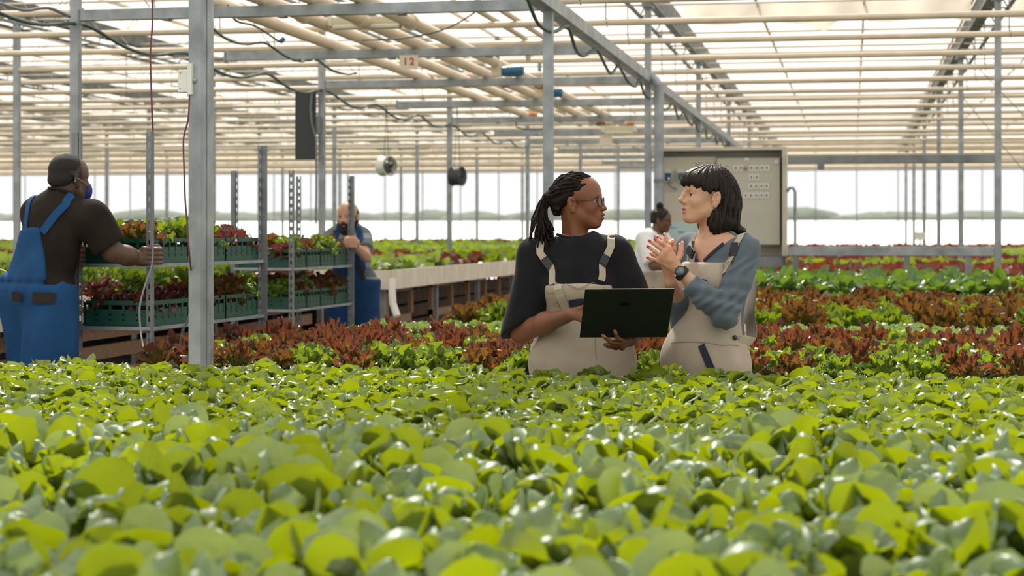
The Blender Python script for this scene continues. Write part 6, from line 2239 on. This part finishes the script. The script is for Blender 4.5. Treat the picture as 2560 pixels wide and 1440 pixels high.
def man_back():
    D = 8.97
    root, org = person_root('man seen from behind in blue bib overalls and dark tee, gripping the cart', 100, D)
    k = lambda px, py, d=D: C(px, py, d)
    fw_ = V3(math.sin(.62), math.cos(.62), 0); Rt = frame(fw_)
    hp = k(95, 725, D + .0); ch = k(128, 580, D + .03); wa = k(108, 665, D + .02)
    T = Field()
    Rl = frame(fw_, up=Vector((.25, .12, 1)))
    T.ell(ch, (.118, .150, .21), Rl, 0); T.ell(wa, (.115, .140, .16), Rl, .06); T.ell(hp, (.135, .155, .16), Rt, .06)
    S1, S2 = k(92, 532, D + .10), k(226, 545, D - .06)     # his left, right
    T.cone(S1, S2, .062, .062, .06)
    nb = k(160, 500, D + .03); T.cone(nb - V3(0, 0, .05), nb + V3(0, 0, .02), .085, .062, .05)
    hips = [hp + Rt @ V3(0, .095, -.05), hp + Rt @ V3(0, -.095, -.05)]
    feet = [hp + Rt @ V3(.05, .12, 0), hp + Rt @ V3(-.12, -.11, 0)]
    legs(T, hips, feet, .105, Rt)
    hc = k(172, 452, D + .04); s_ = 1.04
    R = frame((math.sin(.70), math.cos(.70), -.05))
    Hd = head_field(hc, R, s_, nose=1.1, lips=1.1)
    Hd.cone(lp(hc, R, -.02, 0, -.03, s_), nb, .060, .066, .03)
    E2, W2 = k(283, 630, D - .02), k(352, 648, 9.02)
    E1, W1 = k(186, 640, D + .24), k(196, 662, 9.24)
    A = Field(); A.chain([S2, E2], [.058, .046], 0); A.chain([E2, (E2 + W2) / 2, W2], [.048, .046, .030], .03)
    A.chain([S1, E1], [.055, .046], 0); A.chain([E1, W1], [.046, .03], .03)
    pc = k(383, 640, 9.03)
    H = Field(); H.cone((E2 + W2) / 2, W2, .046, .030, 0); H.cone(W2, pc + V3(-.03, .0, 0), .030, .03, .02)
    fist(H, pc, (0, 0, 1), (-.35, -1, 0), .0115, 1.1)
    G = Field(); pg = k(197, 645, 9.17); G.cone(W1, pg + V3(0, .03, 0), .03, .03, .0); fist(G, pg, (0, 0, 1), (-.9, .1, 0), .0115, 1.1)
    def fade(vs, L, c):
        w = np.clip((L[:, 2] + .075) / .07, 0, 1) * (L[:, 0] < .02) * (np.linalg.norm(L, axis=1) < .16) * .8
        return c * (1 - w[:, None]) + np.array([.018, .013, .011]) * w[:, None]
    col = face_color(hc, R, s_, (.105, .055, .035), (.10, .04, .035), (.012, .01, .009), shade=fade)
    link('body', sdf_mesh('man_body', [surf(Hd, .004, lo=hc - .2, hi=hc + .2) + (0,), surf(T, .010) + (0,), surf(A, .006) + (0,), surf(H, .0035) + (0,), surf(G, .0035) + (0,)], SKIN, org, col), root)
    # hair cap
    HC = Field(); HC.ell(lp(hc, R, -.012, 0, .05, s_), (.099, .078, .0835), R, 0); HC.ell(lp(hc, R, -.05, 0, .0, s_), (.056, .073, .045), R, .02)
    Ri = np.asarray(R)
    HC.func(lambda P: np.maximum(((P - hc) @ Ri)[:, 0] - .062 + np.clip(.05 - ((P - hc) @ Ri)[:, 2], 0, 1) * .9, -((P - hc) @ Ri)[:, 2] - .040), 'i', .01)
    link('hair', sdf_mesh('short_hair', [surf(HC, .004, lo=hc - .2, hi=hc + .2) + (0,)], SHORTH, org), root)
    # mask and its strap
    MK = Field(); MK.ell(lp(hc, R, .085, 0, -.045, s_), (.040, .058, .055), R, 0); MK.plane(lp(hc, R, .035, 0, 0, s_), -Ri[:, 0])
    mk = link('face_mask', sdf_mesh('face_mask', [surf(MK, .004) + (0,)], MASKB, org), root)
    for y in (-1, 1):
        mb = MB()
        q = lambda x, yy, z: Vector(lp(hc, R, x, yy, z, s_)) - Vector(org)
        mb.tube([q(.07, y * .055, -.02), q(.03, y * .078, -.005), q(-.02, y * .088, .012), q(-.028, y * .086, -.01)], .0013, 5)
        mb.obj('ear_loop', LOOPM, mk)
    # overalls with back bib
    O = Field(); O.sub(T); O.shift(.028); O.ell(hp + V3(-.0, 0, .02), (.15, .175, .15), Rt, .05)
    zt = k(80, 570)[2]; xb = k(76, 583)[0]
    def region(P):
        L = (P - ch) @ Rt; z = P[:, 2]
        hw = .078 + np.clip(zt - z, 0, .5) * .16
        bib = np.maximum(np.maximum(np.abs(P[:, 0] - xb) - hw, z - zt), P[:, 1] - D - .10)
        return np.minimum(bib, z - 1.185 - .05 * np.sin(L[:, 1] * 6 - 1))
    O.func(region, 'i', .015)
    O.plane((0, 0, .10), (0, 0, -1))
    O0 = Field(); O0.ops = list(O.ops); O0.bb = O.bb
    fold = cloth_noise(.012, 9, 31); O.warp(fold); f2 = cloth_noise(.008, 24, 32); O.warp(lambda P: f2(P * V3(1, 1, .3)))
    zb = k(100, 706)[2]
    O.warp(lambda P: (.010 * np.exp(-((P[:, 2] - zb) / .012) ** 2) - .004 * np.sin(P[:, 0] * 110) * np.exp(-((P[:, 2] - zb) / .03) ** 2)).astype(np.float32))
    ov = link('overalls', sdf_mesh('blue_overalls', [surf(O, .008, lo=V3(hp[0] - .45, D - .5, .05), hi=V3(hp[0] + .5, D + .5, 1.45)) + (0,)], BLUE, org, smooth_it=2), root)
    # tee
    TE = Field(); TE.sub(T); TE.shift(.014)
    SL = Field(); SL.chain([S2, E2], [.088, .088], 0); ax = (E2 - S2) / np.linalg.norm(E2 - S2); SL.plane(E2 - ax * .035, ax)
    SR = Field(); SR.chain([S1, E1], [.066, .07], 0); ax1 = (E1 - S1) / np.linalg.norm(E1 - S1); SR.plane(E1 - ax1 * .03, ax1)
    TE.sub(SL, 'u', .05).sub(SR, 'u', .05)
    TE.ell(k(160, 625, D - .05), (.07, .08, .11), Rl, .06)          # blousing at the side
    TE.warp(cloth_noise(.006, 10, 21))
    TE.cone(nb + V3(.01, .01, .12), nb + V3(0, 0, -.06), .080, .080, .004, 's'); TE.plane((0, 0, 1.12), (0, 0, -1)); TE.func(lambda P: -.03 - region(P), 'i', .004)
    link('tee_shirt', sdf_mesh('tee_shirt', [surf(TE, .008, lo=V3(ch[0] - .5, D - .6, 1.05), hi=V3(ch[0] + .55, D + .6, 1.66)) + (0,)], BROWNTEE, org), root)
    ring = collar_ring(T, nb + V3(.005, .005, 0), .082, .082, .013); mb = MB(); mb.tube([Vector(q) - Vector(org) for q in ring], .008, 8, closed=True); mb.obj('collar', BROWNTEE, root)
    OF = O0
    def put(pts, w, th, mt, name, F, off=.001, n=12, par=root):
        Q, N = strap(F, pts, w, th, off, n); mb = MB(); mb.ribbon([Vector(q) - Vector(org) for q in Q], N, w, th); return mb.obj(name, mt, par)
    put([k(182, 488, D - .02), k(160, 500, D - .12), k(130, 535, D - .16), k(97, 580, D - .15)], .040, .004, BLUE, 'strap', TE, .003, 16)
    put([k(88, 500, D + .06), k(62, 520, D - .02), k(54, 545, D - .06), k(52, 578, D - .08)], .036, .004, BLUE, 'strap', TE, .003, 16)
    put([k(60, 748, D - .3), k(150, 746, D - .3)], .055, .004, POCKET, 'pocket_flap', OF, .012, par=ov)
    put([k(12, 745, D - .2), k(28, 748, D - .25)], .05, .004, POCKET, 'pocket_flap', OF, .012, par=ov)
    return root


man_back()


def man_beard():
    D = 14.95
    root, org = person_root('bearded man in blue overalls and striped grey tee behind the far cart', 885, D)
    k = lambda px, py, d=D: C(px, py, d)
    fw_ = V3(-.28, -.95, 0); Rt = frame(fw_); Rl = frame(fw_, up=Vector((-.12, -.35, 1)))
    hp = k(882, 700, D + .1); ch = k(870, 610, D - .06); wa = k(880, 655, D)
    T = Field(); T.ell(ch, (.115, .150, .19), Rl, 0); T.ell(wa, (.115, .150, .17), Rl, .06); T.ell(hp, (.14, .185, .17), Rt, .06)
    S1, S2 = k(905, 592, D - .06), k(832, 594, D - .1)
    T.cone(S1, S2, .05, .05, .06)
    nb = k(868, 582, D - .1); T.cone(nb - V3(0, 0, .04), nb + V3(0, 0, .02), .08, .06, .05)
    legs(T, [hp + Rt @ V3(0, .1, -.05), hp + Rt @ V3(0, -.1, -.05)], [hp + Rt @ V3(-.05, .12, 0), hp + Rt @ V3(.1, -.12, 0)], .105, Rt)
    hc = k(870, 545, D - .14); s_ = 1.06; R = frame((-.30, -.95, -.08))
    Hd = head_field(hc, R, s_, nose=1.15); Hd.cone(lp(hc, R, -.02, 0, -.03, s_), nb, .06, .064, .03)
    E1, W1 = k(914, 640, D - .34), k(890, 616, 14.36)
    E2, W2 = k(800, 615, D - .2), k(786, 612, D - .38)
    A = Field(); A.chain([S1, E1], [.05, .042], 0); A.chain([E1, W1], [.044, .032], .02); A.chain([S2, E2], [.058, .048], 0); A.chain([E2, W2], [.05, .034], .02)
    H = Field(); pc = k(879, 607, 14.27); H.cone(W1, pc + V3(.03, .03, 0), .034, .034, 0); fist(H, pc, (0, 0, 1), (-.3, -1, 0), .0115, 1.0)
    G = Field(); mc = [k(783 - 3 * i, 613 + i, D - .46) for i in range(4)]
    hand_field(G, W2, mc, [[m_ + V3(-.02, -.04, -.01), m_ + V3(-.03, -.06, -.04)] for m_ in mc], [W2, k(790, 617, D - .43), k(790, 622, D - .48)], r=.011, wr=.03, palm_r=.014)
    SK = (.50, .28, .19)
    col0 = face_color(hc, R, s_, SK, (.36, .15, .12), (.03, .02, .015))
    link('body', sdf_mesh('man_body', [surf(Hd, .004, lo=hc - .2, hi=hc + .2) + (0,), surf(T, .012) + (0,), surf(A, .007) + (0,), surf(H, .005) + (0,), surf(G, .005) + (0,)], SKIN, org, col0), root)
    eyes(hc, R, s_, root, org)
    Ri = np.asarray(R)
    B = Field(); B.sub(Hd); B.shift(.008); B.ell(lp(hc, R, .068, 0, -.095, s_), (.03, .038, .035), R, .02)
    B.func(lambda P: np.maximum(((P - hc) @ Ri)[:, 2] + .030 + .25 * np.abs(((P - hc) @ Ri)[:, 1]) - np.clip(.04 - ((P - hc) @ Ri)[:, 0], 0, .06) * .9, .0 - ((P - hc) @ Ri)[:, 0]), 'i', .006)
    B.ell(lp(hc, R, .105, 0, -.052, s_), (.02, .022, .008), R, .003, 's'); B.plane(lp(hc, R, 0, 0, -.135, s_), (0, 0, -1))
    link('beard', sdf_mesh('beard', [surf(B, .004, lo=hc - .2, hi=hc + .2) + (0,)], BEARD, org), root)
    HC = Field(); HC.ell(lp(hc, R, -.02, 0, .035, s_), (.096, .082, .075), R, 0)
    HC.func(lambda P: np.maximum(((P - hc) @ Ri)[:, 0] - .005, np.maximum(-((P - hc) @ Ri)[:, 2] - .03, ((P - hc) @ Ri)[:, 2] - .07 + .5 * (((P - hc) @ Ri)[:, 0] + .02))), 'i', .01)
    link('hair', sdf_mesh('side_hair', [surf(HC, .005, lo=hc - .2, hi=hc + .2) + (0,)], BEARD, org), root)
    TE = Field(); TE.sub(T); TE.shift(.014)
    for S_, E_, r_ in ((S1, E1, .068), (S2, E2, .066)):
        SL = Field(); SL.chain([S_, E_], [r_, r_], 0); ax = (E_ - S_) / np.linalg.norm(E_ - S_); SL.plane(E_ - ax * .10, ax); TE.sub(SL, 'u', .05)
    TE.warp(cloth_noise(.006, 10, 41)); TE.cone(nb + V3(0, -.02, .12), nb + V3(0, -.02, -.06), .080, .080, .004, 's'); TE.plane((0, 0, .95), (0, 0, -1))
    link('striped_tee', sdf_mesh('striped_tee', [surf(TE, .009, lo=V3(ch[0] - .5, D - .6, .9), hi=V3(ch[0] + .5, D + .5, 1.5)) + (0,)], STRIPE, org), root)
    O = Field(); O.sub(T); O.shift(.028); O.ell(hp, (.165, .215, .17), Rt, .05)
    zt = k(870, 632)[2]
    def region(P):
        L = (P - ch) @ Rt; z = P[:, 2]
        bib = np.maximum(np.maximum(np.abs(L[:, 1]) - .125 - np.clip(zt - z, 0, .5) * .3, z - zt), -L[:, 0])
        return np.minimum(bib, z - 1.10 + .1)
    O.func(region, 'i', .015); O.plane((0, 0, .10), (0, 0, -1)); O.warp(cloth_noise(.009, 8, 51))
    ov = link('overalls', sdf_mesh('blue_overalls', [surf(O, .010, lo=V3(hp[0] - .45, D - .5, .05), hi=V3(hp[0] + .45, D + .5, 1.35)) + (0,)], BLUED, org, smooth_it=2), root)
    for pts in ([k(846, 566, D - .05), k(840, 580, D - .2), k(838, 605, D - .26), k(842, 634, D - .22)], [k(893, 566, D - .05), k(900, 580, D - .2), k(900, 605, D - .26), k(897, 634, D - .22)]):
        Q, N = strap(TE, pts, .05, .004, .003, 14); mb = MB(); mb.ribbon([Vector(q) - Vector(org) for q in Q], N, .05, .005); mb.obj('strap', BLUED, root)
    Q, N = strap(O, [k(902, 676, D - .3), k(914, 692, D - .3), k(924, 708, D - .2)], .03, .004, .002, 8); mb = MB(); mb.ribbon([Vector(q) - Vector(org) for q in Q], N, .03, .004); mb.obj('pocket_edge', POCKET, ov)
    return root


man_beard()


def woman_far():
    D = 18.0
    root, org = person_root('far woman in white tee with hair in a bun, by the control cabinet', 1640, D)
    k = lambda px, py, d=D: C(px, py, d)
    fw_ = V3(.85, -.5, 0); Rt = frame(fw_)
    ch = k(1625, 630); wa = k(1624, 670); hp = k(1622, 720)
    T = Field(); T.ell(ch, (.12, .165, .19), Rt, 0); T.ell(wa, (.115, .15, .18), Rt, .06); T.ell(hp, (.14, .175, .17), Rt, .06)
    S1, S2 = k(1650, 592, D + .14), k(1612, 596, D - .14)
    T.cone(S1, S2, .055, .055, .06); nb = k(1640, 582)
    T.cone(nb - V3(0, 0, .05), nb, .08, .058, .05)
    legs(T, [hp + Rt @ V3(0, .09, -.05), hp + Rt @ V3(0, -.09, -.05)], [hp + Rt @ V3(0, .1, 0), hp + Rt @ V3(0, -.1, 0)], .10, Rt)
    hc = k(1652, 553); s_ = 1.0; R = frame((.93, -.30, -.22))
    Hd = head_field(hc, R, s_, nose=1.05, lips=1.15); Hd.cone(lp(hc, R, -.02, 0, -.03, s_), nb, .05, .056, .03)
    E1, W1 = k(1700, 668, D + .1), k(1745, 655, D - .05); E2, W2 = k(1634, 665, D - .30), k(1690, 668, D - .34)
    A = Field(); A.chain([S1, E1, W1], [.05, .042, .03], .02); A.chain([S2, E2], [.052, .044], 0); A.chain([E2, W2], [.045, .03], .02)
    mc = [W2 + V3(.08, -.02 + .012 * i, .02 - .012 * i) for i in range(4)]
    hand_field(A, W2, mc, [[m_ + V3(.035, 0, -.01), m_ + V3(.06, 0, -.03)] for m_ in mc], [W2, W2 + V3(.05, -.02, .03), W2 + V3(.09, -.02, .03)], r=.010, wr=.028, palm_r=.013)
    col = face_color(hc, R, s_, (.13, .058, .036), (.12, .04, .036), (.012, .01, .009))
    link('body', sdf_mesh('woman_body', [surf(Hd, .0045, lo=hc - .2, hi=hc + .2) + (0,), surf(T, .014) + (0,), surf(A, .006) + (0,)], SKIN, org, col), root)
    Ri = np.asarray(R)
    HC = Field(); HC.ell(lp(hc, R, -.012, 0, .05, s_), (.104, .084, .086), R, 0); HC.ell(lp(hc, R, -.05, 0, .0, s_), (.06, .077, .055), R, .02)
    HC.func(lambda P: np.maximum(((P - hc) @ Ri)[:, 0] - .062 + np.clip(.07 - ((P - hc) @ Ri)[:, 2], 0, 1) * .9, -((P - hc) @ Ri)[:, 2] - .04), 'i', .01)
    HC.ell(k(1650, 514, D + .0), (.036, .036, .034), None, .008)
    HC.warp(cloth_noise(.004, 60, 5))
    link('hair', sdf_mesh('bun_hair', [surf(HC, .0045, lo=hc - .22, hi=hc + .24) + (0,)], SHORTH, org), root)
    TE = Field(); TE.sub(T); TE.shift(.02)
    for S_, E_ in ((S1, E1), (S2, E2)):
        SL = Field(); SL.chain([S_, E_], [.082, .10], 0); ax = (E_ - S_) / np.linalg.norm(E_ - S_); SL.plane(E_ - ax * .03, ax); TE.sub(SL, 'u', .05)
    TE.warp(cloth_noise(.008, 9, 61)); TE.cone(nb + V3(0, -.01, .12), nb + V3(0, -.01, -.06), .076, .076, .004, 's'); TE.plane((0, 0, .95), (0, 0, -1))
    link('tee_shirt', sdf_mesh('tee_shirt', [surf(TE, .010, lo=V3(ch[0] - .5, D - .6, .9), hi=V3(ch[0] + .6, D + .5, 1.5)) + (0,)], WHITETEE, org), root)
    O = Field(); O.sub(T); O.shift(.03); O.plane((0, 0, .1), (0, 0, -1)); O.plane((0, 0, 1.0), (0, 0, 1)); O.warp(cloth_noise(.008, 9, 71))
    link('trousers', sdf_mesh('tan_trousers', [surf(O, .013, lo=V3(hp[0] - .45, D - .5, .05), hi=V3(hp[0] + .45, D + .5, 1.05)) + (0,)], TAN, org), root)
    Q, N = strap(TE, [k(1632, 584, D - .0), k(1634, 594, D - .16), k(1640, 615, D - .2)], .02, .004, .003, 8); mb = MB(); mb.ribbon([Vector(q) - Vector(org) for q in Q], N, .028, .004); mb.obj('strap', NAVY, root)
    return root


woman_far()
